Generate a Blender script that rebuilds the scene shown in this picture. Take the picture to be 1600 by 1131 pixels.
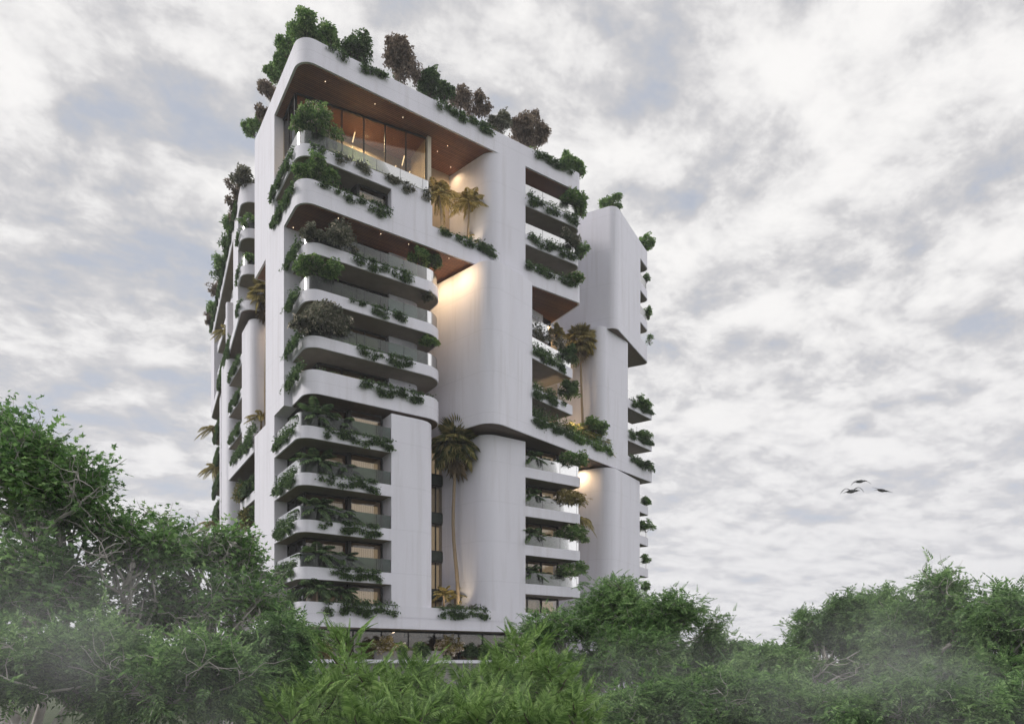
import bpy, math, random
import numpy as np
R = math.radians
rng = np.random.default_rng(7)
random.seed(7)
for o in list(bpy.data.objects): bpy.data.objects.remove(o)
S = bpy.context.scene

# ------------------------------------------------------------ camera
H = 6.0                       # eye height
F = 1094.0                    # focal length in photo pixels
HOR = 1039.0                  # horizon row
cd = bpy.data.cameras.new('camera'); cam = bpy.data.objects.new('camera', cd)
S.collection.objects.link(cam); S.camera = cam
cam.location = (0, 0, H); cam.rotation_euler = (R(90), 0, 0)
cd.sensor_width = 36; cd.lens = F/1600*36; cd.shift_y = (HOR-565.5)/1600
cd.clip_start = .1; cd.clip_end = 6000
S.view_settings.view_transform = 'Standard'; S.view_settings.look = 'None'
S.view_settings.exposure = 0.0; S.view_settings.gamma = 1

# ------------------------------------------------------------ world: Nishita sky behind broken cloud
W = bpy.data.worlds.new('World'); S.world = W; W.use_nodes = True
nt = W.node_tree; nt.nodes.clear(); N = nt.nodes.new; L = nt.links.new
SUN_EL, SUN_AZ = 34, -92     # azimuth measured from +Y towards +X
sky = N('ShaderNodeTexSky'); sky.sky_type = 'NISHITA'; sky.sun_disc = False
sky.sun_elevation = R(SUN_EL); sky.sun_rotation = R(SUN_AZ); sky.air_density = 1.2; sky.dust_density = 2
bgs = N('ShaderNodeBackground'); bgs.inputs[1].default_value = .12; L(sky.outputs[0], bgs.inputs[0])
tc = N('ShaderNodeTexCoord'); sp = N('ShaderNodeSeparateXYZ'); L(tc.outputs['Generated'], sp.inputs[0])
def mth(op, a, b=None, c=None, clamp=False):
    n = N('ShaderNodeMath'); n.operation = op; n.use_clamp = clamp
    for i, v in enumerate((a, b, c)):
        if v is None: continue
        if isinstance(v, (int, float)): n.inputs[i].default_value = v
        else: L(v, n.inputs[i])
    return n.outputs[0]
zz = mth('ADD', mth('MAXIMUM', sp.outputs[2], 0.0), .22)
cx = N('ShaderNodeCombineXYZ')
px_ = mth('DIVIDE', sp.outputs[0], zz); py_ = mth('DIVIDE', sp.outputs[1], zz)
# clouds lie in rows that run away to the right
L(mth('ADD', mth('MULTIPLY', px_, .85), mth('MULTIPLY', py_, .35)), cx.inputs[0])
L(mth('ADD', mth('MULTIPLY', px_, -.40), mth('MULTIPLY', py_, .95)), cx.inputs[1])
def noise(scale, detail, rough, off, dist=0.0, lac=2.0):
    m = N('ShaderNodeVectorMath'); m.operation = 'ADD'; m.inputs[1].default_value = off; L(cx.outputs[0], m.inputs[0])
    n = N('ShaderNodeTexNoise'); n.inputs['Scale'].default_value = scale; n.inputs['Detail'].default_value = detail
    n.inputs['Roughness'].default_value = rough; n.inputs['Distortion'].default_value = dist; n.inputs['Lacunarity'].default_value = lac
    L(m.outputs[0], n.inputs['Vector']); return n.outputs[0]
n1 = noise(3.6, 8, .58, (3.1, 7.7, 0), .15)
n2 = noise(9.0, 8, .66, (9.0, 2.0, 4.), .2)
n3 = noise(.8, 4, .5, (1.0, 5.0, 8.))
n1b = noise(3.6, 5, .52, (3.145, 7.745, 0), .15)      # shifted copy: lit edge of each puff
dens = mth('ADD', mth('ADD', mth('MULTIPLY', n1, .54), mth('MULTIPLY', n2, .50)), mth('MULTIPLY', n3, .42))
relief = mth('MULTIPLY', mth('SUBTRACT', n1, n1b), .7)
dens = mth('ADD', mth('ADD', dens, relief), mth('MULTIPLY_ADD', sp.outputs[0], .075, .0))
dens = mth('SUBTRACT', dens, mth('MULTIPLY', sp.outputs[2], .03))
def ramp(fac, stops):
    r = N('ShaderNodeValToRGB'); e = r.color_ramp.elements
    while len(e) < len(stops): e.new(.5)
    for k, (p, c) in enumerate(stops): e[k].position = p; e[k].color = (*c, 1)
    r.color_ramp.interpolation = 'B_SPLINE'; L(fac, r.inputs[0]); return r.outputs[0]
ccol = ramp(dens, [(.55, (.48, .52, .61)), (.625, (.54, .545, .575)), (.69, (.66, .65, .66)), (.75, (.82, .81, .81)), (.85, (.98, .965, .95))])
bgc = N('ShaderNodeBackground'); L(ccol, bgc.inputs[0]); 
# sky outside the view brightened, overhead and at both sides, to light the walls
sd_ = mth('MULTIPLY', mth('SUBTRACT', mth('ABSOLUTE', sp.outputs[0]), .60), 3.0, clamp=True)
up_ = mth('MULTIPLY', mth('SUBTRACT', sp.outputs[2], .72), 4.0, clamp=True)
rt_ = mth('MULTIPLY', mth('SUBTRACT', sp.outputs[0], .60), 3.0, clamp=True)
st_ = mth('ADD', mth('ADD', mth('ADD', 1.0, mth('MULTIPLY', sd_, .55)), mth('MULTIPLY', up_, .7)), mth('MULTIPLY', rt_, .7))
L(st_, bgc.inputs[1])
# paler, smoother towards the horizon
hz = ramp(sp.outputs[2], [(.0, (1, 1, 1)), (.16, (.80, .80, .80)), (.42, (0, 0, 0))])
mxc = N('ShaderNodeMixRGB'); L(mth('MULTIPLY', hz, .62), mxc.inputs[0]); L(ccol, mxc.inputs[1]); mxc.inputs[2].default_value = (.76, .76, .80, 1)
L(mxc.outputs[0], bgc.inputs[0])
cov = mth('MULTIPLY', mth('SUBTRACT', dens, .44), 7, clamp=True)
cov = mth('ADD', mth('MULTIPLY', cov, .2), .8)
mx = N('ShaderNodeMixShader'); L(cov, mx.inputs[0]); L(bgs.outputs[0], mx.inputs[1]); L(bgc.outputs[0], mx.inputs[2])
wo = N('ShaderNodeOutputWorld'); L(mx.outputs[0], wo.inputs[0])
W.cycles.sampling_method = 'MANUAL'; W.cycles.sample_map_resolution = 512

# ------------------------------------------------------------ sun (thin cloud, so a wide soft sun)
sd = bpy.data.lights.new('sun', 'SUN'); sd.energy = 2.1; sd.angle = R(14); sd.color = (1, .95, .88)
so = bpy.data.objects.new('sun', sd); S.collection.objects.link(so)
from mathutils import Vector
sdir = Vector((math.sin(R(SUN_AZ))*math.cos(R(SUN_EL)), math.cos(R(SUN_AZ))*math.cos(R(SUN_EL)), math.sin(R(SUN_EL))))
so.rotation_euler = sdir.to_track_quat('Z', 'Y').to_euler(); so.location = (-30, 0, 60)

# ------------------------------------------------------------ materials
M = {}
def newmat(name):
    m = bpy.data.materials.new(name); m.use_nodes = True; t = m.node_tree; t.nodes.clear(); M[name] = m
    def n(k, **kw):
        x = t.nodes.new(k)
        for a, b in kw.items(): setattr(x, a, b)
        return x
    out = n('ShaderNodeOutputMaterial')
    return m, t, n, t.links.new, out
def setin(nd, **kw):
    for k, v in kw.items():
        k = k.replace('_', ' ')
        nd.inputs[k].default_value = (*v, 1) if isinstance(v, tuple) and len(v) == 3 else v
def nramp(n, l, fac, stops):
    r = n('ShaderNodeValToRGB'); e = r.color_ramp.elements
    while len(e) < len(stops): e.new(.5)
    for k, (p, c) in enumerate(stops): e[k].position = p; e[k].color = (*c, 1)
    l(fac, r.inputs[0]); return r.outputs[0]

def mat_rough(name, c1, c2, scale=3, rough=.8, bump=.15, bscale=60, spec=.3, metal=0.0, streak=False):
    m, t, n, l, out = newmat(name)
    g = n('ShaderNodeNewGeometry'); no = n('ShaderNodeTexNoise'); setin(no, Scale=scale, Detail=6.0, Roughness=.6)
    vec = g.outputs['Position']
    if streak:
        mp = n('ShaderNodeMapping'); mp.inputs['Scale'].default_value = (1, 1, .16); l(vec, mp.inputs[0]); l(mp.outputs[0], no.inputs['Vector'])
    else: l(vec, no.inputs['Vector'])
    b = n('ShaderNodeBsdfPrincipled'); setin(b, Roughness=rough, Metallic=metal); b.inputs['Specular IOR Level'].default_value = spec
    l(nramp(n, l, no.outputs[0], [(.3, c1), (.7, c2)]), b.inputs['Base Color'])
    if streak:
        sz = n('ShaderNodeSeparateXYZ'); l(vec, sz.inputs[0])
        z1 = n('ShaderNodeMath', operation='MULTIPLY_ADD'); z1.inputs[1].default_value = 1/3.3; z1.inputs[2].default_value = -(H+2.77+.87+.005)/3.3+8; l(sz.outputs[2], z1.inputs[0])
        z2 = n('ShaderNodeMath', operation='FRACT'); l(z1.outputs[0], z2.inputs[0])
        jl = nramp(n, l, z2.outputs[0], [(0, (.76, .76, .76)), (.0045, (.76, .76, .76)), (.0065, (1, 1, 1)), (1, (1, 1, 1))])
        n3_ = n('ShaderNodeTexNoise'); setin(n3_, Scale=2.2, Detail=4.0); mp3 = n('ShaderNodeMapping'); mp3.inputs['Scale'].default_value = (1, 1, .07); l(vec, mp3.inputs[0]); l(mp3.outputs[0], n3_.inputs['Vector'])
        # rain streaks: start under each balcony edge and thin out downwards
        st = nramp(n, l, n3_.outputs[0], [(.50, (1, 1, 1)), (.70, (.90, .89, .88))])
        c_ = b.inputs['Base Color'].links[0].from_socket
        ma_ = n('ShaderNodeMixRGB', blend_type='MULTIPLY'); ma_.inputs[0].default_value = 1; l(c_, ma_.inputs[1]); l(jl, ma_.inputs[2])
        mb2 = n('ShaderNodeMixRGB', blend_type='MULTIPLY'); mb2.inputs[0].default_value = .8; l(ma_.outputs[0], mb2.inputs[1]); l(st, mb2.inputs[2]); l(mb2.outputs[0], b.inputs['Base Color'])
    if bump:
        n2 = n('ShaderNodeTexNoise'); setin(n2, Scale=bscale, Detail=3.0); l(vec, n2.inputs['Vector'])
        bp = n('ShaderNodeBump'); setin(bp, Strength=bump, Distance=.02); l(n2.outputs[0], bp.inputs['Height']); l(bp.outputs[0], b.inputs['Normal'])
    l(b.outputs[0], out.inputs[0]); return m
mat_rough('white_render', (.69, .68, .755), (.735, .725, .80), .5, .75, .25, 45, streak=True)
mat_rough('tan_soffit', (.20, .17, .14), (.25, .215, .175), 1.2, .85, .1)  # tan paint, darkened further to deepen the shade under the slabs
mat_rough('room_wall', (.34, .28, .22), (.42, .35, .28), .8, .9, 0)
mat_rough('dark_frame', (.018, .017, .016), (.03, .028, .026), 5, .45, 0, metal=.4)
mat_rough('spandrel', (.025, .035, .03), (.04, .05, .042), 3, .3, 0)
mat_rough('pale_jamb', (.55, .48, .38), (.62, .55, .45), 3, .6, 0)
mat_rough('soil', (.03, .022, .015), (.06, .045, .03), 6, .95, .4)
mat_rough('ground', (.035, .055, .02), (.07, .085, .035), .3, .95, .5, 4)
mat_rough('podium_stone', (.20, .19, .18), (.30, .29, .28), 1.5, .8, .2)
mat_rough('hazed_plumage', (.10, .10, .105), (.17, .17, .18), 9, .8, 0)  # grey lifted to put distance haze into the plumage colour
mat_rough('bark_pale', (.34, .31, .30), (.52, .48, .47), 6, .85, .5, 30)
mat_rough('bark_dark', (.07, .055, .045), (.14, .115, .10), 6, .9, .5, 30)
mat_rough('palm_trunk', (.20, .15, .10), (.34, .27, .19), 12, .9, .6, 25)
mat_rough('dead_frond', (.14, .10, .06), (.24, .18, .11), 5, .9, 0)
mat_rough('petal', (.75, .62, .50), (.85, .78, .70), 5, .7, 0)

UA = (.830, .558); VA = (-.558, .830)
def mat_wood(name, c1, c2, period=.17, d=VA):
    m, t, n, l, out = newmat(name)
    g = n('ShaderNodeNewGeometry'); dp = n('ShaderNodeVectorMath', operation='DOT_PRODUCT'); dp.inputs[1].default_value = (d[0]/period, d[1]/period, 0)
    l(g.outputs['Position'], dp.inputs[0])
    fr = n('ShaderNodeMath', operation='FRACT'); l(dp.outputs['Value'], fr.inputs[0])
    fl = n('ShaderNodeMath', operation='FLOOR'); l(dp.outputs['Value'], fl.inputs[0])
    wn = n('ShaderNodeTexWhiteNoise', noise_dimensions='1D'); l(fl.outputs[0], wn.inputs['W'])
    col = nramp(n, l, wn.outputs[0], [(0, c1), (1, c2)])
    no = n('ShaderNodeTexNoise'); setin(no, Scale=4.0, Detail=5.0); l(g.outputs['Position'], no.inputs['Vector'])
    mm = n('ShaderNodeMixRGB', blend_type='MULTIPLY'); mm.inputs[0].default_value = .5; l(col, mm.inputs[1]); l(no.outputs[0], mm.inputs[2])
    gap = nramp(n, l, fr.outputs[0], [(.0, (0, 0, 0)), (.22, (0, 0, 0)), (.30, (1, 1, 1)), (1, (1, 1, 1))])
    m2 = n('ShaderNodeMixRGB'); l(gap, m2.inputs[0]); m2.inputs[1].default_value = (.012, .007, .005, 1); l(mm.outputs[0], m2.inputs[2])
    b = n('ShaderNodeBsdfPrincipled'); setin(b, Roughness=.55); l(m2.outputs[0], b.inputs['Base Color'])
    bp = n('ShaderNodeBump'); setin(bp, Strength=.6, Distance=.03); l(gap, bp.inputs['Height']); l(bp.outputs[0], b.inputs['Normal'])
    l(b.outputs[0], out.inputs[0]); return m
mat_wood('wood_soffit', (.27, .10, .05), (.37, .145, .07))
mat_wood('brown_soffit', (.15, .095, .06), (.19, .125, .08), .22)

def mat_glass(name, tint, refl=.9, rough=.02, base=0.06, tr=.75):
    m, t, n, l, out = newmat(name)
    tr_ = n('ShaderNodeBsdfTransparent'); tr_.inputs[0].default_value = (*[c*tr for c in tint], 1)
    gl = n('ShaderNodeBsdfGlossy'); gl.inputs['Color'].default_value = (refl, refl, refl, 1); gl.inputs['Roughness'].default_value = rough
    fz = n('ShaderNodeFresnel'); fz.inputs[0].default_value = 1.5
    ad = n('ShaderNodeMath', operation='ADD', use_clamp=True); ad.inputs[1].default_value = base; l(fz.outputs[0], ad.inputs[0])
    mx = n('ShaderNodeMixShader'); l(ad.outputs[0], mx.inputs[0]); l(tr_.outputs[0], mx.inputs[1]); l(gl.outputs[0], mx.inputs[2])
    l(mx.outputs[0], out.inputs[0]); return m
mat_glass('window_glass', (.84, .80, .72), .6, .02, .04, .85)
mat_glass('rail_glass', (.50, .66, .58), .5, .18, .02, .66)

def mat_emit(name, col, strength):
    m, t, n, l, out = newmat(name)
    e = n('ShaderNodeEmission'); e.inputs[0].default_value = (*col, 1); e.inputs[1].default_value = strength
    l(e.outputs[0], out.inputs[0]); return m
mat_emit('lamp_glow', (1, .80, .52), 3)
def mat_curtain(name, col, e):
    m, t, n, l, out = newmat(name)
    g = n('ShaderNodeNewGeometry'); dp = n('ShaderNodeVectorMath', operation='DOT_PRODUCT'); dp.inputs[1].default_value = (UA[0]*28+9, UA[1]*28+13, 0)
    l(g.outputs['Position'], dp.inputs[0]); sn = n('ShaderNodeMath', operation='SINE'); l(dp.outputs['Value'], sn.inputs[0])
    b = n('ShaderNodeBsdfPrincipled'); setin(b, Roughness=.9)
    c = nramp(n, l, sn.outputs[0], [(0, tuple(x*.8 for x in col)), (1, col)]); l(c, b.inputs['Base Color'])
    l(c, b.inputs['Emission Color']); b.inputs['Emission Strength'].default_value = e  # cloth emits weakly itself, standing in for lamplight in the rooms
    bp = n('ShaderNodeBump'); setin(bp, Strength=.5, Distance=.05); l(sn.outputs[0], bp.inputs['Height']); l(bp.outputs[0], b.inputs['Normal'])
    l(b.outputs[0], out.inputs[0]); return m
mat_curtain('glow_curtain', (.74, .61, .46), .55)
mat_curtain('faint_glow_curtain', (.62, .53, .42), .22)

def mat_leaf(name, cols, rough=.5, trans=.38, clump=2.2):
    m, t, n, l, out = newmat(name)
    g = n('ShaderNodeNewGeometry'); no = n('ShaderNodeTexNoise'); setin(no, Scale=clump, Detail=3.0); l(g.outputs['Position'], no.inputs['Vector'])
    a = n('ShaderNodeMath', operation='MULTIPLY_ADD'); a.inputs[1].default_value = .80; l(g.outputs['Random Per Island'], a.inputs[0])  # random leaf tones spread wide to imitate dark interior and bright highlights
    s = n('ShaderNodeMath', operation='MULTIPLY_ADD'); s.inputs[1].default_value = 1.1; s.inputs[2].default_value = -.45; l(no.outputs[0], s.inputs[0]); l(s.outputs[0], a.inputs[2])
    k = len(cols); c = nramp(n, l, a.outputs[0], [(i/(k-1), cc) for i, cc in enumerate(cols)])
    b = n('ShaderNodeBsdfPrincipled'); setin(b, Roughness=rough); b.inputs['Specular IOR Level'].default_value = .35; l(c, b.inputs['Base Color'])
    tl = n('ShaderNodeBsdfTranslucent'); l(c, tl.inputs[0])
    mx = n('ShaderNodeMixShader'); mx.inputs[0].default_value = trans; l(b.outputs[0], mx.inputs[1]); l(tl.outputs[0], mx.inputs[2])
    l(mx.outputs[0], out.inputs[0]); return m
mat_leaf('leaf_ivy', [(.022, .05, .02), (.055, .105, .04), (.12, .20, .075), (.24, .33, .14)])
mat_leaf('leaf_green', [(.04, .09, .03), (.11, .215, .06), (.24, .38, .12), (.44, .56, .25)])
mat_leaf('leaf_brown', [(.10, .075, .06), (.18, .14, .11), (.28, .225, .175), (.42, .345, .27)])
mat_leaf('leaf_dusty', [(.055, .065, .045), (.13, .14, .095), (.24, .24, .17), (.42, .39, .33)])
mat_leaf('leaf_olive', [(.13, .12, .04), (.27, .23, .08), (.43, .36, .14), (.62, .52, .25)])  # olive leaf tones brightened to carry the golden glow on the palms
mat_leaf('leaf_palm', [(.06, .09, .028), (.14, .165, .05), (.32, .29, .11), (.55, .47, .21)])  # raised likewise, golden glow put into the leaf colour
mat_leaf('leaf_maple', [(.05, .105, .04), (.10, .20, .065), (.19, .34, .11), (.34, .50, .20)], .45, .5, .5)
mat_leaf('leaf_acacia', [(.05, .105, .04), (.105, .20, .07), (.20, .34, .12), (.36, .52, .22)], .45, .5, .6)
mat_leaf('leaf_bright', [(.08, .15, .045), (.15, .26, .075), (.25, .39, .12), (.38, .53, .20)], .5, .45, 1.2)

# ------------------------------------------------------------ object helpers
COL = S.collection
def tag(o, label=None, cat=None, group=None, kind=None):
    if label: o['label'] = label
    if cat: o['category'] = cat
    if group: o['group'] = group
    if kind: o['kind'] = kind
    return o
def link(o, parent=None):
    COL.objects.link(o)
    if parent: o.parent = parent
    return o
def empty(name, loc=(0, 0, 0)):
    o = bpy.data.objects.new(name, None); o.location = loc; o.empty_display_size = .3; return link(o)
ORIG = {}
def wpos(o):
    p = Vector(o.location)
    while o.parent: o = o.parent; p = p + Vector(o.location)
    return p
class MB:
    def __init__(s): s.v = []; s.f = []; s.m = []
    def add(s, vs, fs, mi=0):
        k = len(s.v); s.v += [tuple(v) for v in vs]; s.f += [tuple(i+k for i in f) for f in fs]; s.m += [mi]*len(fs)
    def build(s, name, mats, parent=None, loc=None, sharp=40):
        me = bpy.data.meshes.new(name)
        off = wpos(parent) if parent else Vector(loc or (0, 0, 0))
        me.from_pydata([(x-off[0], y-off[1], z-off[2]) for x, y, z in s.v], [], s.f)
        for mm in (mats if isinstance(mats, (list, tuple)) else [mats]): me.materials.append(M[mm])
        me.polygons.foreach_set('material_index', s.m); me.polygons.foreach_set('use_smooth', [True]*len(s.f))
        me.set_sharp_from_angle(angle=R(sharp)); me.update()
        o = bpy.data.objects.new(name, me)
        if not parent: o.location = off
        return link(o, parent)
class Fr:
    def __init__(s, ox, oy, u, v=None):
        s.o = (ox, oy); s.u = u; s.v = v or (-u[1], u[0])
    def P(s, a, b): return (s.o[0]+a*s.u[0]+b*s.v[0], s.o[1]+a*s.u[1]+b*s.v[1])
A = Fr(-14.82, 48.75, UA, VA)
B = Fr(-1.42, 55.4, (.660, .751), (-.751, .660))
C2 = Fr(9.5, 67.1, (.555, .832), (-.865, .50))
C = Fr(9.95, 67.0, (.50, .866), (-.90, .436))
Wf = Fr(-24.55, 63.6, (.885, .466), (-.466, .885))
def ZL(k): return H+2.77+3.3*k
def at(px, py, D): return ((px-800)/F*D, D, H+(HOR-py)/F*D)
def a_at(fr, px, b=0):          # distance along u where the sight line px meets the plane b
    x0, y0 = fr.P(0, b); k = (px-800)/F
    return (k*y0-x0)/(fr.u[0]-k*fr.u[1])
def b_at(fr, px, a=0):
    x0, y0 = fr.P(a, 0); k = (px-800)/F
    return (k*y0-x0)/(fr.v[0]-k*fr.v[1])
def roundpoly(pts, seg=9):
    out = []; n = len(pts)
    for i, p in enumerate(pts):
        r = p[2] if len(p) > 2 else 0
        if r <= 0: out.append((p[0], p[1])); continue
        p0 = pts[i-1]; p1 = pts[(i+1) % n]
        d0 = Vector((p0[0]-p[0], p0[1]-p[1])).normalized(); d1 = Vector((p1[0]-p[0], p1[1]-p[1])).normalized()
        ang = d0.angle(d1); tl = r/math.tan(ang/2); c = Vector(p[:2])+(d0+d1).normalized()*(r/math.sin(ang/2))
        s0 = Vector(p[:2])+d0*tl-c; s1 = Vector(p[:2])+d1*tl-c
        a0 = math.atan2(s0.y, s0.x); a1 = math.atan2(s1.y, s1.x); da = (a1-a0+math.pi) % (2*math.pi)-math.pi
        for k in range(seg+1):
            t = a0+da*k/seg; out.append((c.x+r*math.cos(t), c.y+r*math.sin(t)))
    return out
def prism(mb, fr, pts, z0, z1, mi=0, seg=9, bev=0.0):
    """vertical prism over a rounded outline; bev rounds its top and bottom edge a little"""
    q = [fr.P(*p) for p in roundpoly(pts, seg)]
    area = sum(q[i-1][0]*q[i][1]-q[i][0]*q[i-1][1] for i in range(len(q)))
    if area < 0: q.reverse()
    n = len(q); vs = [(x, y, z0) for x, y in q]+[(x, y, z1) for x, y in q]
    fs = [tuple(reversed(range(n))), tuple(range(n, 2*n))]+[(i, (i+1) % n, (i+1) % n+n, i+n) for i in range(n)]
    mb.add(vs, fs, mi)
def ribbon(mb, fr, path, z0, z1, th, mi=0, closed=False):
    """thin upright sheet with thickness along an open rounded path"""
    q = [Vector(fr.P(*p)) for p in path]; n = len(q); L_, R_ = [], []
    for i in range(n):
        d = (q[min(i+1, n-1)]-q[max(i-1, 0)]).normalized(); w = Vector((-d.y, d.x))*th/2
        L_.append(q[i]+w); R_.append(q[i]-w)
    vs = [(p.x, p.y, z) for z in (z0, z1) for p in L_+R_]; k = 2*n; fs = []
    for i in range(n-1):
        fs += [(i, i+1, i+1+k, i+k), (n+i+1, n+i, n+i+k, n+i+1+k), (i+k, i+1+k, n+i+1+k, n+i+k), (i+1, i, n+i, n+i+1)]
    fs += [(0, k, n+k, n), (n-1, 2*n-1, 2*n-1+k, n-1+k)]
    mb.add(vs, fs, mi)
def openpath(pts):              # rounded open path: corners with a radius become arcs
    q = [tuple(p) for p in pts]; out = [q[0][:2]]
    for i in range(1, len(q)-1):
        tri = roundpoly([q[i-1][:2]+(0,), q[i], q[i+1][:2]+(0,)], 8); out += tri[1:-1]
    return out+[q[-1][:2]]
def box(mb, c, u, hx, hy, z0, z1, mi=0):
    u = Vector(u).normalized(); v = Vector((-u.y, u.x)); c = Vector(c[:2])
    p = [c-u*hx-v*hy, c+u*hx-v*hy, c+u*hx+v*hy, c-u*hx+v*hy]
    mb.add([(q.x, q.y, z) for z in (z0, z1) for q in p], [(3, 2, 1, 0), (4, 5, 6, 7), (0, 1, 5, 4), (1, 2, 6, 5), (2, 3, 7, 6), (3, 0, 4, 7)], mi)
# ------------------------------------------------------------ ground
gm = MB(); gm.add([(-900, -300, 0), (900, -300, 0), (900, 1500, 0), (-900, 1500, 0)], [(0, 1, 2, 3)])
tag(gm.build('ground', 'ground'), kind='structure')

# ------------------------------------------------------------ the building
T = empty('apartment_tower', (A.P(0, 0)[0], A.P(0, 0)[1], 0))
tag(T, 'tall white apartment tower of shifted rounded blocks with planted balconies and wooden soffits', 'building')
XL = b_at(A, 398); OL = b_at(A, 428.6)          # left face: end of the wall, edge of the openings
RL = a_at(A, 611.6); RL2 = a_at(A, 686)         # lower left stack: start and end of its right wall
RU = a_at(A, 909); CU = a_at(A, 821)
BAND = .87; PAR = 1.72

def wall(name, pieces, mat='white_render', label=None):
    mb = MB()
    for fr, pts, z0, z1 in pieces: prism(mb, fr, pts, z0, z1)
    o = mb.build(name, mat, T)
    if label: o['label'] = label
    return o
def inset(pts, d):
    """inset a rounded outline about its centre (good enough for soffit panels)"""
    cx = sum(p[0] for p in pts)/len(pts); cy = sum(p[1] for p in pts)/len(pts); out = []
    for p in pts:
        out.append((p[0]+(d if p[0] < cx else -d), p[1]+(d if p[1] < cy else -d), max((p[2] if len(p) > 2 else 0)-d, 0)))
    return out
def balcony(fr, pts, z0, h=BAND, soffit='tan_soffit', rail=None, rh=1.0, name='balcony', rim=.10):
    mb = MB(); prism(mb, fr, pts, z0, z0+h); o = mb.build(name, 'white_render', T)
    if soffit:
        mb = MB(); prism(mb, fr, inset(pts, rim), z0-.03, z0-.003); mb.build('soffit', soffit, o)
    if rail:
        mb = MB(); ribbon(mb, fr, openpath(rail), z0+h+.02, z0+h+rh, .025); r = mb.build('railing', 'rail_glass', o)
        mb = MB()                                    # slim steel clips where the panes meet
        q = [Vector(fr.P(*p)) for p in openpath(rail)]; acc = 0
        for i in range(1, len(q)):
            seg = q[i]-q[i-1]; Ls = seg.length; t = 1.9-acc
            while t < Ls:
                p = q[i-1]+seg*(t/Ls); box(mb, p, seg, .012, .02, z0+h+.01, z0+h+rh); t += 1.9
            acc = (acc+Ls) % 1.9
        if mb.v: mb.build('railing_post', 'dark_frame', r)
    return o
def window(fr, p0, p1, z0, z1, n=2, curtain=None, cov=(0, 1), jamb=.09, drop=0.0):
    """one glazed run from p0 to p1: frame > pane, curtain"""
    P0 = Vector(fr.P(*p0)); P1 = Vector(fr.P(*p1)); d = P1-P0; Ln = d.length; mid = (P0+P1)/2
    mb = MB(); fw = .07
    box(mb, mid, d, Ln/2, fw, z0, z0+.10); box(mb, mid, d, Ln/2, fw, z1-.12, z1)
    for k in range(n+1):
        p = P0+d*(k/n); box(mb, p, d, (jamb if k in (0, n) else .04), fw-.004, z0+.101, z1-.121)
    o = mb.build('window', 'dark_frame', T)
    mb = MB(); box(mb, mid, d, Ln/2-.02, .012, z0+.05, z1-.06); mb.build('pane', 'window_glass', o)
    if curtain:
        w = Vector((-d.y, d.x)).normalized()
        if w.y < 0: w = -w
        a = P0+d*cov[0]; b = P0+d*cov[1]; mb = MB(); box(mb, (a+b)/2+w*.45, d, (b-a).length/2, .02, z0+.02, z1-.25-drop); mb.build('curtain', curtain, o)
    return o

# --- cores: the rooms' back walls, so nothing shows through
wall('core_wall', [
    (A, [(3.9, 4.4), (10.0, 4.4), (10.0, 11.5), (3.9, 11.5)], 0, ZL(9)-.01),
    (A, [(3.9, 5.2), (14.5, 5.2), (14.5, 11.5), (3.9, 11.5)], ZL(9)+.01, ZL(12)-.01),
    (A, [(19.0, 4.2), (24.0, 4.2), (24.0, 11.5), (19.0, 11.5)], 0, ZL(12)-.01),
    (B, [(4.4, 4.0), (13.4, 4.0), (13.4, 9.0), (4.4, 9.0)], ZL(5)+.4, ZL(9)-.01)], 'room_wall')

# --- base band (one storey line that runs under everything)
base = [(0, 0, 1.0), (30.5, 0), (30.5, 11), (0, 12.3)]
wall('base_band', [(A, [(0, 0, 1.0), (RU, 0), (RU, 11), (0, 11)], ZL(0), ZL(0)+.78),
                   (A, [(.035, .035, .98), (RU-.03, .035), (RU-.03, 10.9), (.035, 10.9)], ZL(0)+.78, ZL(0)+.83),
                   (A, [(0, 0, 1.0), (RU, 0), (RU, 11), (0, 11)], ZL(0)+.83, ZL(0)+PAR)])
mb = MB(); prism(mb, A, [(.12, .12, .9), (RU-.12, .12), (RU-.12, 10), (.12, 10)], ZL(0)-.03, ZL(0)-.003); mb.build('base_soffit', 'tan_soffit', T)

# --- lower left stack, levels 0..5
Zt = ZL(5)-.35
wall('right_wall', [(A, [(RL, 0), (RL2, 0, 1.5), (RL2-.3, 5.5), (RL, 5.5)], ZL(0)+PAR, Zt)])
wall('left_wall', [(A, [(-.004, OL), (1.1, OL), (1.1, XL), (-.004, XL)], 0, ZL(5)-.05)])
wall('left_wall', [(A, [(0, b_at(A, 443.5)), (1.3, b_at(A, 443.5)), (1.3, b_at(A, 415)), (0, b_at(A, 415))], ZL(5)-.05, ZL(9))])
wall('left_wall', [(A, [(0, OL), (.75, OL), (.75, XL), (0, XL)], ZL(9)+PAR, ZL(12))])
for k in range(1, 5):
    balcony(A, [(0, 0, 1.05), (RL, 0), (RL, OL), (0, OL)], ZL(k), rail=[(.13, OL), (.13, .13, .92), (RL, .13)])
    mbp = MB(); prism(mbp, A, [(RL, 0), (RL2, 0, 1.5), (RL2-.3, 5.5), (RL, 5.5)], ZL(k), ZL(k)+.01)
for k in range(0, 5):
    z0 = ZL(k)+(PAR if k == 0 else BAND-.3)
    z1 = ZL(k+1)-(.03 if k < 4 else .10)
    lit = 'glow_curtain'
    window(A, (1.05, 2.2), (4.25, 2.2), z0, z1, 1, 'faint_glow_curtain', (.5, .95))
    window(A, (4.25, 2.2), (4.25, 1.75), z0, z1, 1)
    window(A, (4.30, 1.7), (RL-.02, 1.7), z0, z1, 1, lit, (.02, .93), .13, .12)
    window(A, (1.05, 2.25), (1.05, OL), z0, z1, 2, 'faint_glow_curtain', (.4, 1))

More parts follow.
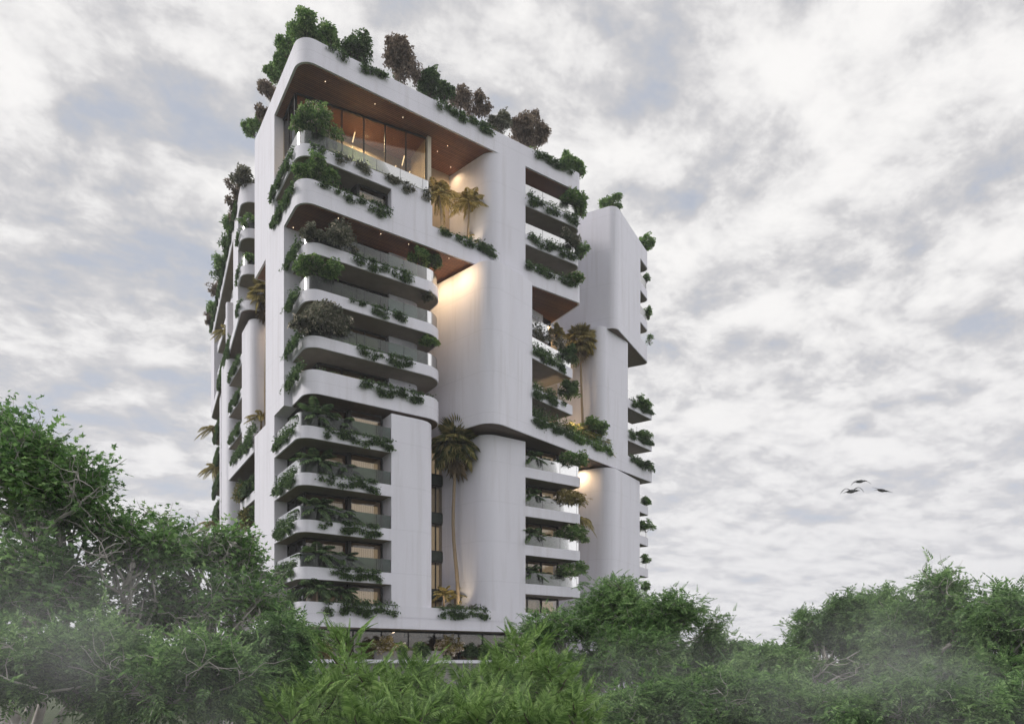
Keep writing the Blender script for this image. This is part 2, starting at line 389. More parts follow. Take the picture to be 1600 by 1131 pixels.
# --- middle left stack, levels 5..9 (set back a little, rounded at both ends)
ma, mb_, mr = a_at(A, 478.5, .22), .22, a_at(A, 697, .22)
ML = b_at(A, 443.5, .3)
mpts = [(ma, mb_, 1.15), (mr, mb_, 1.7), (mr, 5.0), (ma, ML)]
mrail = [(ma+.13, ML), (ma+.13, mb_+.13, 1.02), (mr-.13, mb_+.13, 1.57), (mr-.13, 4.5)]
balcony(A, mpts, ZL(5), PAR, 'brown_soffit')
for k in (6, 7, 8): balcony(A, mpts, ZL(k), .82, rail=mrail)
aw = a_at(A, 604, 2.6)
for k in range(5, 9):
    z0 = ZL(k)+(PAR if k == 5 else .5); z1 = ZL(k+1)-.04
    window(A, (2.2, 2.6), (aw, 2.6), z0, z1, 3, 'faint_glow_curtain' if k % 2 else 'glow_curtain', (.25, .9))
    window(A, (2.2, 2.65), (2.2, ML+.3), z0, z1, 1)
wall('inner_wall', [(A, [(aw+.08, 2.3), (mr-1.2, 2.3, .8), (mr-1.2, 5), (aw+.08, 5)], ZL(5)+.4, ZL(9)-.04)])

# --- upper frame block, levels 9..12
UE = a_at(A, 675.5)
roofp = [(0, 0, 1.15), (RU, 0, .5), (RU, 11.5), (0, XL)]
balcony(A, roofp, ZL(12), PAR, 'wood_soffit', name='roof_slab', rim=.16)
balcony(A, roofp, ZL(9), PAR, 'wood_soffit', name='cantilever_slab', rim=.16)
balcony(A, [(0, 0, 1.1), (UE, 0, .35), (UE, OL), (0, OL)], ZL(10), BAND, rail=[(.13, OL), (.13, .13, .97), (UE-.12, .13, .3), (UE-.12, 2.2)])
wall('storey_wall', [(A, [(RL, 0), (UE, 0), (UE, 4.5), (RL, 4.5)], ZL(9)+PAR, ZL(10))])
z0 = ZL(9)+PAR; z1 = ZL(10)-.04
window(A, (a_at(A, 560, .7), .75), (RL-.05, .75), z0-.5, z1-.05, 1, 'faint_glow_curtain', (.0, .6))
window(A, (a_at(A, 560, .7), .8), (a_at(A, 560, .7)-.3, 2.2), z0-.5, z1-.05, 1)
window(A, (1.6, 2.2), (3.6, 2.2), z0-.5, z1, 1)
# penthouse: double-height glazing
pa, pb = (.77, 3.2), (10.74, 1.8)
window(A, pa, pb, ZL(10)+.4, ZL(12)-.04, 6, None, (0, 1), .05)
window(A, (.70, 3.25), (.70, OL+.1), ZL(10)+.4, ZL(12)-.04, 2)
mb = MB(); box(mb, A.P(pb[0]+.16, pb[1]), UA, .16, .30, ZL(9)+PAR, ZL(12)-.05); mb.build('door_jamb', 'pale_jamb', T)
mb = MB(); box(mb, A.P(5.7, 2.62), Vector(A.P(*pb))-Vector(A.P(*pa)), 5.0, .05, ZL(10)+1.25, ZL(10)+1.36); mb.build('transom', 'dark_frame', T)
# notch and fin
fl = a_at(A, 766)
wall('fin_wall', [(A, [(fl, 0, 1.3), (CU, 0), (CU, 6), (fl-1.75, 6.6)], ZL(9)+PAR, ZL(12))])
wall('notch_wall', [(A, [(10.95, 4.6), (fl-1.3, 4.6), (fl-1.3, 5.1), (10.95, 5.1)], ZL(9)+PAR, ZL(12)),
                    (A, [(10.75, 2.15), (10.95, 2.15), (10.95, 4.6), (10.75, 4.6)], ZL(9)+PAR, ZL(12))], 'room_wall')
# right-hand loggias of the upper block
for k in (10, 11):
    balcony(A, [(CU, 0), (RU, 0, .8), (RU, 5), (CU, 5)], ZL(k), BAND, rail=[(CU, .13), (RU-.13, .13, .67), (RU-.13, 2)])
for k in (9, 10, 11):
    window(A, (CU+.05, 2.9), (23.5, 2.9), ZL(k)+.5 if k > 9 else ZL(k)+PAR, ZL(k+1)-.05, 3, 'glow_curtain', (.4, .8))

# --- middle block, turned towards the camera, levels 5..9
n1 = a_at(B, 831.5); n2 = a_at(B, 894.5); n3 = a_at(B, 940); n4 = a_at(B, 981); n5 = a_at(B, 1019.5)
bl = 7.2
wall('block_wall', [(B, [(-.35, 0, 1.5), (n1, 0), (n1, 6), (-.35, bl+1)], ZL(5)+PAR, ZL(9)-.25)])
o = balcony(B, [(-.35, 0, 1.5), (n4, 0), (n4, 7.5), (-.35, bl+1)], ZL(5), PAR, 'brown_soffit', name='cantilever_slab')
for k in (6, 7):
    balcony(B, [(n1, 0), (n2, 0), (n2, 5), (n1, 5)], ZL(k), BAND-.02, rail=[(n1, .13), (n2-.13, .13), (n2-.13, 2.5)] if k == 7 else None)
balcony(B, [(n1, 1.9), (n2-1.0, 1.9), (n2-1.0, 5), (n1, 5)], ZL(8)+.1, .6, rail=[(n1, 2.0), (n2-1.1, 2.0)])
wall('side_wall', [(B, [(n2-2.6, 3.1), (n2-.4, 3.1), (n2-.4, 3.4), (n2-2.6, 3.4)], ZL(5)+PAR, ZL(9)+2.0)])
for k in (5, 6, 7, 8):
    window(B, (n1+.05, 3.1), (n2-2.7, 3.1), ZL(k)+(PAR if k == 5 else .7), ZL(k+1)-.05, 2, 'glow_curtain', (.3, .9))
window(B, (n2-.35, 3.3), (n2+.9, 3.3), ZL(7)+.5, ZL(9)+1.5, 1, 'glow_curtain', (0, 1), .06)
# column at the right end of the middle block and the balconies past it
wall('column_wall', [(B, [(n3, 0, .9), (n4, 0), (n4, 4), (n3-.3, 6.5)], ZL(5)+PAR, ZL(9)+.0)])
wall('recess_wall', [(B, [(n2+.1, 5.2), (n3+.2, 5.2), (n3+.2, 5.8), (n2+.1, 5.8)], ZL(0)+PAR, ZL(12)+1.0)])
balcony(B, [(n4, -.0), (n5, -.0, .15), (n5-.4, 3.5), (n4, 3.5)], ZL(5)+.003, PAR-.006)
for k in (6, 7): balcony(B, [(n4, 0), (n5, 0, .15), (n5-.4, 3.5), (n4, 3.5)], ZL(k), BAND, rail=[(n4, .13), (n5-.13, .13), (n5-.4, 3)])

# --- lower middle stack, levels 0..5
fa = a_at(A, 759.5)
wall('stack_wall', [(A, [(fa, 0, 1.5), (CU, 0), (CU, 6), (fa-1.45, 5.5)], ZL(0)+PAR, ZL(5)-.28)])
for k in range(1, 5):
    balcony(A, [(CU, 0), (RU-.1, 0, .2), (RU-.1, 5), (CU, 5)], ZL(k), BAND, rail=[(CU, .13), (RU-.23, .13, .1), (RU-.23, 2)])
for k in range(0, 5):
    z0 = ZL(k)+(PAR if k == 0 else BAND-.3)
    window(A, (CU+.05, 2.0), (CU+3.1, 2.0), z0, ZL(k+1)-.05, 2, 'faint_glow_curtain', (.3, .95))
    window(A, (CU+3.1, 2.0), (RU-1.2, 2.0), z0, ZL(k+1)-.05, 1, 'glow_curtain', (.1, .9))
# glazed slot at the back of the deep recess, with dark spandrels at each floor
e = Vector(B.P(-.35, bl+.2))+Vector(UA)*1.6
G = Fr(e.x, e.y, (-UA[0], -UA[1]), (VA[0], VA[1]))
for k in range(0, 9):
    window(G, (0, 0), (5.2, 0), ZL(k)+.41, ZL(k+1)-.41, 6, 'glow_curtain' if k in (1, 2, 4) else 'faint_glow_curtain', (.02, .98))
    mb = MB(); prism(mb, G, [(-.3, -.12), (5.2, -.12), (5.2, 1.0), (-.3, 1.0)], ZL(k)-.40, ZL(k)+.40); mb.build('spandrel_panel', 'spandrel', T)
wall('recess_back', [(G, [(-2.5, 1.2), (6, 1.2), (6, 1.6), (-2.5, 1.6)], 0, ZL(9)-.1)], 'room_wall')

# --- far lower tower
g1 = a_at(C2, 999.5); g2 = a_at(C2, 1013.5)
wall('far_lower_wall', [(C2, [(0, 0, 1.3), (g1, 0), (g1, 6), (-.2, 9)], 0, ZL(5)-.2)])
for k in range(0, 5): balcony(C2, [(g1, 0), (g2, 0, .15), (g2, 3.5), (g1, 3.5)], ZL(k), BAND, rail=[(g1, .13), (g2-.13, .13), (g2-.13, 3)])
# --- far upper tower
h1 = a_at(C, 1000.6); h2 = a_at(C, 1013.8)
wall('far_upper_wall', [(C, [(0, 0, .8), (h1, 0), (h1, 9), (0, 11)], ZL(9)-.1+PAR, ZL(12))])
balcony(C, [(0, 0, .8), (h2, 0, .6), (h2, 8), (0, 11)], ZL(9)-.1, PAR, 'brown_soffit', name='cantilever_slab')
balcony(C, [(0, 0, .8), (h2, 0, .6), (h2, 8), (0, 11)], ZL(12), PAR, 'tan_soffit', name='roof_slab')
for k in (10, 11): balcony(C, [(h1, 0), (h2, 0, .6), (h2, 4), (h1, 4)], ZL(k), BAND, rail=[(h1, .13), (h2-.13, .13, .4), (h2-.13, 3)])
wall('far_core_wall', [(C, [(.02, 1.9, .5), (4, 1.9), (4, 10.9), (.02, 10.9)], ZL(5), ZL(9)-.12), (C, [(h1-.01, 2.6), (h2-.8, 2.6), (h2-.8, 8), (h1-.01, 8)], ZL(9)+PAR-.1, ZL(12)), (C, [(4.2, 2.5), (8, 2.5), (8, 9), (2.2, 9)], 0, ZL(9)-.15)])
# --- left wing, seen edge-on behind the main corner
V = Fr(-24.0, 64.3, (.843, .537), (-.537, .843))
w1, w2 = b_at(Wf, 372), b_at(Wf, 364.5); w3 = 33.0
wall('wing_core_wall', [(Wf, [(2.6, 2.5), (11, 2.5), (11, 31), (2.6, 31)], ZL(9)+.3, ZL(12)-.01),
                        (V, [(2.8, 5), (10, 5), (10, 30), (2.8, 30)], 0, ZL(9)+.28)], 'room_wall')
wp = [(0, 0, 1.3), (12, 0), (12, 31), (0, w3, 1.0)]
balcony(Wf, wp, ZL(12), PAR, 'tan_soffit', name='roof_slab')
balcony(Wf, wp, ZL(9)+.05, BAND, 'brown_soffit', name='cantilever_slab')
for k in (10, 11):
    balcony(Wf, [(0, 0, 1.2), (12, 0), (12, 5), (0, w1)], ZL(k), BAND, rail=[(.13, w1), (.13, .13, 1.07), (8, .13)])
    balcony(Wf, [(.6, w2+6.5, 1.2), (8, w2+6.5), (8, w3-6), (.3, w3-6)], ZL(k), BAND, rail=[(.73, w3-6), (.73, w2+6.6, 1), (6, w2+6.6)])
wall('wing_fin_wall', [(Wf, [(0, w1), (2.7, w1), (2.7, w2), (0, w2)], ZL(9)+.92, ZL(12))])
wall('wing_fin_wall', [(Wf, [(0, w2+6.4, .3), (2.4, w2+6.4), (2.4, w2+7.2), (0, w2+7.2)], ZL(9)+.92, ZL(11))])
wall('wing_fin_wall', [(Wf, [(0, w3-5), (3, w3-5), (3, w3-.5), (0, w3-.5)], ZL(9)+.92, ZL(12))])
v1 = b_at(V, 378); v2 = b_at(V, 356.5); v3 = b_at(V, 347.5)
wall('wing_column_wall', [(V, [(0, 0, .9), (8.5, 0), (8.5, 2.4), (0, v1)], ZL(5)+PAR, ZL(9)-.5),
                          (V, [(-.1, v2, .8), (3, v2), (3, v3), (-.1, v3)], 0, ZL(9)-.3),
                          (V, [(1.003, 3.0), (4.5, 3.0), (4.5, 4.4), (1.003, 4.4)], 0, ZL(1))])
balcony(V, [(0, -1.2), (8, -1.2), (8, v2-1), (-.0, v2-.05)], ZL(5), PAR, 'brown_soffit', name='cantilever_slab')
for k in (6, 7, 8): balcony(V, [(0, v1), (4, v1), (4, v2), (-.0, v2-.05)], ZL(k), BAND)
for k in range(1, 9):
    balcony(Wf, [(.6, 17.2, .3), (4, 17.2), (4, 22.5), (.6, 22.5, .8)], ZL(k), BAND)
    balcony(Wf, [(.2, 24.2, .8), (4, 24.2), (4, 31.5), (.2, 31.5, 1)], ZL(k)-.4, BAND)
wall('wing_fin_wall', [(Wf, [(.3, 22.5), (3, 22.5), (3, 24.2), (.3, 24.2)], 0, ZL(9))])
for k in (1, 2, 3, 4): balcony(V, [(1.0, .2, 1.0), (8, .2), (8, v2-1), (1.0, v2-1)], ZL(k), BAND)

# --- terrace, planters, ground floor glass
mb = MB(); prism(mb, A, [(-1.6, -1.6, 1.5), (28, -1.6), (28, 12), (-1.6, 12)], H+.17, H+.42); mb.build('terrace_slab', 'white_render', T)
mb = MB(); prism(mb, A, [(-1.2, -1.2, 1.3), (27.6, -1.2), (27.6, 11), (-1.2, 11)], H-2.6, H+.168); mb.build('terrace_wall', 'podium_stone', T)
mb = MB(); prism(mb, A, [(-3.2, -3.2, 2.5), (30, -3.2), (30, 12), (-3.2, 12)], H-2.55, H-2.3); mb.build('plinth_slab', 'white_render', T)
mb = MB(); prism(mb, A, [(-2.8, -2.8, 2.2), (29.6, -2.8), (29.6, 12), (-2.8, 12)], 0, H-2.56); mb.build('plinth_wall', 'podium_stone', T)
window(A, (2.6, 2.6), (23.5, 2.6), H+.43, ZL(0)-.04, 9)
window(A, (2.6, 2.7), (2.6, 9.5), H+.43, ZL(0)-.04, 3)
mb = MB(); prism(mb, A, [(6.2, .9, .5), (12.0, .9, .5), (12.0, 1.9, .4), (6.2, 1.9, .4)], H+.43, H+1.15); mb.build('planter_wall', 'podium_stone', T)
mb = MB(); prism(mb, A, [(.35, .35), (UE-.5, .35), (UE-.5, 1.0), (.35, 1.0)], ZL(12)+PAR, ZL(12)+PAR+.02); mb.build('soil', 'soil', T)
mb = MB(); prism(mb, A, [(11.0, .35), (fa-1.2, .35), (fa-1.2, 3.0), (11.0, 3.0)], ZL(0)+PAR, ZL(0)+PAR+.05); mb.build('soil', 'soil', T)

# --- lamps: recessed fittings with the light they give
def downlight(p, power=None, spot=150, aim=None, r=.024, col=(1, .70, .38), size=.12, dz=-.07):
    mb = MB(); n = 14; x, y, z = p
    vs = [(x+r*math.cos(6.2832*i/n), y+r*math.sin(6.2832*i/n), z+q) for q in (-.03, 0) for i in range(n)]
    mb.add(vs, [tuple(reversed(range(n))), tuple(range(n, 2*n))]+[(i, (i+1) % n, (i+1) % n+n, i+n) for i in range(n)])
    o = mb.build('ceiling_light', 'lamp_glow', T)
    if power:
        ld = bpy.data.lights.new('downlight', 'SPOT'); ld.energy = power; ld.spot_size = R(spot); ld.spot_blend = .9; ld.color = col; ld.shadow_soft_size = size
        lo = bpy.data.objects.new('downlight', ld); COL.objects.link(lo); lo.location = (x, y, z+dz)
        d = Vector(aim)-Vector(lo.location) if aim else Vector((0, 0, -1)); lo.rotation_euler = d.to_track_quat('-Z', 'Y').to_euler()
    return o
def PZ(fr, a, b, z): q = fr.P(a, b); return (q[0], q[1], z)
zs = ZL(12)-.035
for a_, b_ in ((2.2, 1.0), (2.2, 4.5), (6.0, .9), (8.3, .9), (12.6, 1.6)): downlight(PZ(A, a_, b_, zs))
downlight(PZ(A, 12.2, 2.6, zs), 420, 160, dz=-.3)
downlight(PZ(A, 14.0, 3.6, zs), 160, 160)
zs = ZL(9)-.035
for a_, b_ in ((3.0, .5), (6.3, .5), (8.6, .5), (.6, 3.4)): downlight(PZ(A, a_, b_, zs))
# wall washers in the deep recess
w0 = B.P(-.35-1.7, 3.0)
downlight((w0[0], w0[1], zs), 400, 170, (w0[0]+.9, w0[1]+.5, zs-2.2), size=.25, dz=-.3)
w0 = B.P(-.35-1.8, 5.4)
downlight((w0[0], w0[1], zs), 430, 170, (w0[0]+.9, w0[1]+.5, zs-2.5), size=.25, dz=-.3)
# under the middle block, onto the far lower tower
w0 = C2.P(-1.0, 3.2)
downlight((w0[0], w0[1], ZL(5)-.035), 400, 150, (w0[0]+.9, w0[1]+.5, ZL(5)-2.6), size=.2, dz=-.25)
w0 = B.P(n2+1.6, 2.6); downlight((w0[0], w0[1], ZL(5)+PAR+.4), 260, 170, (w0[0]+.5, w0[1]+.7, ZL(5)+5), size=.2, dz=.1)
w0 = B.P(n2+1.2, 3.0); downlight((w0[0], w0[1], ZL(9)-.4), 260, 160, size=.2)
# left recess behind the main corner
w0 = V.P(3.2, -1.6); downlight((w0[0], w0[1], ZL(9)-.035), 420, 160, size=.2)
w0 = V.P(3.2, -1.4); downlight((w0[0], w0[1], ZL(5)+PAR+.6), 160, 160, (w0[0], w0[1], ZL(9)), size=.2, dz=.1)
# garden uplights standing in the planters
def uplight(p, power, aim, spot=110):
    x, y, z = p; mb = MB(); n = 12
    for r0, r1, z0_, z1_, mi in ((.05, .07, 0, .16, 0), (.055, .055, .161, .17, 1)):
        vs = [(x+r*math.cos(6.2832*i/n), y+r*math.sin(6.2832*i/n), z+q) for r, q in ((r0, z0_), (r1, z1_)) for i in range(n)]
        mb.add(vs, [tuple(reversed(range(n))), tuple(range(n, 2*n))]+[(i, (i+1) % n, (i+1) % n+n, i+n) for i in range(n)], mi)
    mb.build('uplight', ['dark_frame', 'lamp_glow'], T)
    ld = bpy.data.lights.new('uplight', 'SPOT'); ld.energy = power; ld.spot_size = R(spot); ld.spot_blend = .8; ld.color = (1, .80, .52); ld.shadow_soft_size = .08
    lo = bpy.data.objects.new('uplight', ld); COL.objects.link(lo); lo.location = (x, y, z+.24)
    lo.rotation_euler = (Vector(aim)-Vector(lo.location)).to_track_quat('-Z', 'Y').to_euler()
zp = ZL(9)+PAR+.02
uplight(PZ(A, 12.0, .9, zp), 190, PZ(A, 12.4, 2.4, zp+5)); uplight(PZ(A, 14.6, .9, zp), 150, PZ(A, 14.2, 2.4, zp+5))
zp = ZL(0)+PAR+.06
uplight(PZ(A, 11.6, .8, zp), 140, PZ(A, 11.8, 3.0, zp+3)); uplight(PZ(A, 13.4, .8, zp), 150, PZ(A, 13.6, 3.5, zp+3))
q_ = V.P(3.4, -.9); uplight((q_[0], q_[1], ZL(5)+PAR+.02), 350, (q_[0]-.3, q_[1]+.8, ZL(9)))
q_ = B.P(n2+1.5, .8); q2_ = B.P(n2+1.7, 2.0); uplight((q_[0], q_[1], ZL(5)+PAR+.02), 500, (q2_[0], q2_[1], ZL(8)))
# penthouse pendants and tall arched lamp behind the glass
pend = []
for a_, b_, z_ in ((5.2, 3.0, 4.9), (5.05, 3.1, 3.8), (9.3, 2.8, 4.6), (8.6, 2.9, 3.6), (9.7, 2.6, 3.4)):
    mb = MB(); q = A.P(a_, b_+.4); n = 8; z_ = ZL(10)+z_
    mb.add([(q[0]+.05*math.cos(6.2832*i/n)+t*.18, q[1]+.05*math.sin(6.2832*i/n), z_+t*.75) for t in (0, 1) for i in range(n)],
           [tuple(reversed(range(n))), tuple(range(n, 2*n))]+[(i, (i+1) % n, (i+1) % n+n, i+n) for i in range(n)])
    mb.build('pendant_lamp', 'lamp_glow', T)
ld = bpy.data.lights.new('penthouse_lamp', 'AREA'); ld.energy = 1100; ld.size = .3; ld.color = (1, .82, .52)
lo = bpy.data.objects.new('penthouse_lamp', ld); COL.objects.link(lo); lo.location = PZ(A, 6.5, 3.7, ZL(12)-.5)
ld = bpy.data.lights.new('lobby_lamp', 'AREA'); ld.energy = 30; ld.size = .3; ld.color = (1, .76, .5)
lo = bpy.data.objects.new('lobby_lamp', ld); COL.objects.link(lo); lo.location = PZ(A, 9, .9, ZL(0)-.1)

# ------------------------------------------------------------ numpy foliage tools
def tri_mesh(name, V_, F_, mats, parent=None, loc=(0, 0, 0), mi=None, smooth=False):
    me = bpy.data.meshes.new(name); off = wpos(parent) if parent else Vector(loc)
    V_ = np.asarray(V_, dtype=np.float32)-np.array(off[:], dtype=np.float32); F_ = np.asarray(F_, dtype=np.int32)
    me.vertices.add(len(V_)); me.vertices.foreach_set('co', V_.ravel())
    me.loops.add(F_.size); me.loops.foreach_set('vertex_index', F_.ravel())
    me.polygons.add(len(F_)); me.polygons.foreach_set('loop_start', np.arange(0, F_.size, 3, dtype=np.int32))
    for mm in (mats if isinstance(mats, (list, tuple)) else [mats]): me.materials.append(M[mm])
    if mi is not None: me.polygons.foreach_set('material_index', np.asarray(mi, dtype=np.int32))
    if smooth: me.polygons.foreach_set('use_smooth', np.ones(len(F_), dtype=bool))
    me.update(calc_edges=True)
    o = bpy.data.objects.new(name, me)
    if not parent: o.location = off
    return link(o, parent)
def nrm(a): return a/np.maximum(np.linalg.norm(a, axis=-1, keepdims=True), 1e-9)
def scatter(tpl, P, D, Nn, Sc):
    """place a template (verts, tris) at P, its y along D, its z near Nn, scaled Sc"""
    tv, tf = tpl; D = nrm(D); X = nrm(np.cross(D, Nn)); Z = np.cross(X, D)
    Rm = np.stack([X, D, Z], axis=2)
    v = np.einsum('nij,mj->nmi', Rm, tv)*np.asarray(Sc).reshape(-1, 1, 1)+P[:, None, :]
    f = tf[None]+(np.arange(len(P))*len(tv))[:, None, None]
    return v.reshape(-1, 3), f.reshape(-1, 3)
def merge(parts):
    vs, fs, k = [], [], 0
    for v, f in parts: vs.append(v); fs.append(f+k); k += len(v)
    return np.concatenate(vs), np.concatenate(fs)
def diamond(x, y, ang, ln, w, z=0, droop=.1):
    c, s = math.cos(ang), math.sin(ang)
    v = []
    for (a, b, h) in ((0, 0, 0), (w/2, .45, .10), (0, 1, -droop), (-w/2, .45, .10)):
        a *= ln; b *= ln; v.append((x+a*c+b*s, y-a*s+b*c, z+h*ln))
    return v
def mk(dlist):
    vs, fs = [], []
    for d in dlist:
        k = len(vs); vs += d; fs += [(k, k+1, k+2), (k, k+2, k+3)]
    return np.array(vs, dtype=np.float64), np.array(fs, dtype=np.int64)
LEAF = mk([diamond(0, 0, 0, 1, .62)])
rr = random.Random(3)
TUFT = mk([diamond(rr.uniform(-.3, .3), rr.uniform(-.3, .3), rr.uniform(-3.1, 3.1), rr.uniform(.5, .8), .6, rr.uniform(-.25, .25), rr.uniform(-.3, .5)) for _ in range(7)])
PINNATE = mk([diamond(0, t*.9, s*1.05*(1-.25*t), .40*(1-.45*t), .38, -.22*t*t, .15) for t in (0.05, .22, .39, .56, .73) for s in (-1, 1)]+[diamond(0, .85, 0, .3, .38, -.17, .3)])
FEATHER = mk([diamond(s*.006, t, s*(1.08-.25*t), .36*(1-.80*t**1.2)+.015, .21, -.10*t*t, .16) for t in np.linspace(0.03, .95, 15) for s in (-1, 1)]+[diamond(0, .92, 0, .10, .3, -.1, .1)])
def maple():
    pts = [(0, 0)]; lob = [(-2.2, .45), (-1.15, .8), (0, 1.0), (1.15, .8), (2.2, .45)]; out = []
    for i, (a, r) in enumerate(lob):
        out.append((math.sin(a)*r*.62, .32+math.cos(a)*r*.62))
        if i < 4: a2 = (a+lob[i+1][0])/2; out.append((math.sin(a2)*.24, .32+math.cos(a2)*.24))
    out.append((.05, .12)); out = [(-.05, .12)]+out
    vs = [(0, .3, .05)]+[(x, y, -.12*abs(x)-.08*y) for x, y in out]; n = len(out)
    return np.array(vs), np.array([(0, i+1, i+2) for i in range(n-1)])
MAPLE = maple()
def tube(pts, rad, sides=5):
    pts = np.asarray(pts, float); n = len(pts); rad = np.broadcast_to(np.asarray(rad, float), (n,)) if np.ndim(rad) else np.full(n, rad)
    t = nrm(np.gradient(pts, axis=0)); ref = np.where(np.abs(t[:, 2:3]) > .9, np.array([[1., 0, 0]]), np.array([[0, 0, 1.]]))
    x = nrm(np.cross(t, ref)); y = np.cross(t, x); an = np.arange(sides)*2*math.pi/sides
    v = (pts[:, None]+rad[:, None, None]*(np.cos(an)[None, :, None]*x[:, None]+np.sin(an)[None, :, None]*y[:, None])).reshape(-1, 3)
    f = []
    for i in range(n-1):
        for j in range(sides):
            a = i*sides+j; b = i*sides+(j+1) % sides; f += [(a, b, b+sides), (a, b+sides, a+sides)]
    return v, np.array(f)
def curve(p0, p1, n=6, wob=.1, sag=0.0):
    p0 = np.array(p0, float); p1 = np.array(p1, float); L_ = np.linalg.norm(p1-p0); t = np.linspace(0, 1, n)[:, None]
    w = sum(rng.normal(0, wob*L_/k**1.2, 3)*np.sin(t*math.pi*k) for k in (1, 2, 3))
    q = p0+(p1-p0)*t+w; q[:, 2] += (np.sin(t*math.pi)*sag*L_)[:, 0]
    return q
UP = np.array([0, 0, 1.])
def rvec(n): return nrm(rng.normal(0, 1, (n, 3)))

# ------------------------------------------------------------ balcony planting
ORD = ['lowest', 'second', 'third', 'fourth', 'fifth', 'sixth', 'seventh', 'eighth', 'ninth', 'tenth', 'eleventh', 'twelfth', 'roof']
GT = 'plants trailing over the balcony edges'
def trailing(fr, p0, p1, z, label, hang=.8, dens=1.0, mat='leaf_ivy', rise=.18, out=.16, leaf=.145, gaps=.0, n=None, group=GT, cat='trailing plant'):
    """plants spilling over a balcony edge from p0 to p1 at height z; out = how far beyond the edge (towards -v or -u)"""
    P0 = np.array([*fr.P(*p0), z]); P1 = np.array([*fr.P(*p1), z]); Ln = np.linalg.norm(P1-P0)
    d = (P1-P0)/Ln; o = np.array([d[1], -d[0], 0])
    if np.dot(o[:2], -P0[:2]) < 0: o = -o
    nc = max(3, int(Ln*3.2*dens)); parts = []
    cen = np.sort(rng.uniform(0, 1, nc)); prof = .35+.65*np.abs(np.sin(cen*Ln*1.3+rng.uniform(0, 6)))*rng.uniform(.5, 1, nc)
    if gaps: prof = np.where(rng.uniform(0, 1, nc) < gaps, .25, prof)
    P, D, Sc = [], [], []
    for c, pr in zip(cen, prof):
        h = hang*pr; m = int(34+120*h)
        u = rng.uniform(0, 1, m); zz = rise*rng.normal(.35, .5, m)*(u < .35)-h*(u**.8)*(u >= .35)
        s = rng.normal(0, .17, m); oo = out*(.2+rng.uniform(0, 1, m))+.10*np.minimum(-zz*1.2, .5)*rng.uniform(.2, 1, m)
        oo = np.where(zz > .02, oo-rng.uniform(0, .45, m), oo)
        q = P0+d*(c*Ln)+d*s[:, None]+o*oo[:, None]+UP*zz[:, None]; P.append(q)
        D.append(o*.7-UP*.6+rvec(m)*.8); Sc.append(rng.uniform(.7, 1.35, m)*leaf)
    P = np.concatenate(P); D = np.concatenate(D); Sc = np.concatenate(Sc)
    v, f = scatter(TUFT if leaf > .16 else LEAF, P, D, UP+rvec(len(P))*.6, Sc*(1.0 if leaf > .16 else 1.25))
    rp = curve(P0+o*.03+UP*.03, P1+o*.03+UP*.03, 12, .003); v, f = merge([(v, f), tube(rp, .025, 4)])
    ob = tri_mesh('trailing_plant', v, f, mat, loc=tuple(P0)); return tag(ob, label, cat, group)
def shrub(c, r, label, mat='leaf_green', hz=None, leaf=.16, n=None, flowers=0, tpl=None, cat='shrub', group=None, stems=True, lumps=9, name='shrub'):
    """rounded bush about c (centre), radius r, built from uneven lumps of leaves with gaps between"""
    c = np.array(c, float); hz = hz or r*.85; c = c-UP*hz*.18; n = n or int(640*(r/1.0)**2*(.16/leaf)**1.6)
    lc = rvec(lumps)*rng.uniform(.35, .85, (lumps, 1)); lc[:, 2] = np.abs(lc[:, 2])*1.1-.35
    lumps = int(lumps*1.8); lc = rvec(lumps)*rng.uniform(.3, .92, (lumps, 1)); lc[:, 2] = np.abs(lc[:, 2])*1.15-.40
    k = rng.integers(0, lumps, n); off = rvec(n)*rng.uniform(.2, 1.15, (n, 1))*rng.uniform(.20, .42, lumps)[k][:, None]; off[:, 2] *= 1.2
    q = (lc[k]+off)*np.array([r, r, hz]); P = c+q
    D = nrm(q)*1.2+rvec(n)*.5+UP*.35
    v, f = scatter(tpl or TUFT, P, D, UP+rvec(n)*.7, rng.uniform(.6, 1.4, n)*leaf*(1.6 if tpl is None else 1))
    mi = np.zeros(len(f), int); mats = [mat]
    if flowers:
        flowers = int(flowers*2.2); fi = rng.choice(n, min(flowers, n)); flowers = len(fi); v2, f2 = scatter(TUFT, P[fi]+nrm(q[fi])*.12, D[fi], UP+rvec(flowers)*.7, rng.uniform(.10, .17, flowers)*1.6)
        v, f = merge([(v, f), (v2, f2)]); mi = np.concatenate([mi, np.ones(len(f2), int)]); mats = [mat, 'petal']
    if stems:
        st = [tube(curve(c-UP*hz*.95+rvec(1)[0]*.05, c+lc[j]*np.array([r, r, hz])*1.0, 5, .06), np.linspace(.03, .008, 5), 4) for j in range(min(lumps, 7))]
        v3, f3 = merge(st); v, f = merge([(v, f), (v3, f3)]); mats.append('bark_dark'); mi = np.concatenate([mi, np.full(len(f3), len(mats)-1)])
    return tag(tri_mesh(name, v, f, mats, loc=tuple(c-UP*hz), mi=mi), label, cat, group)
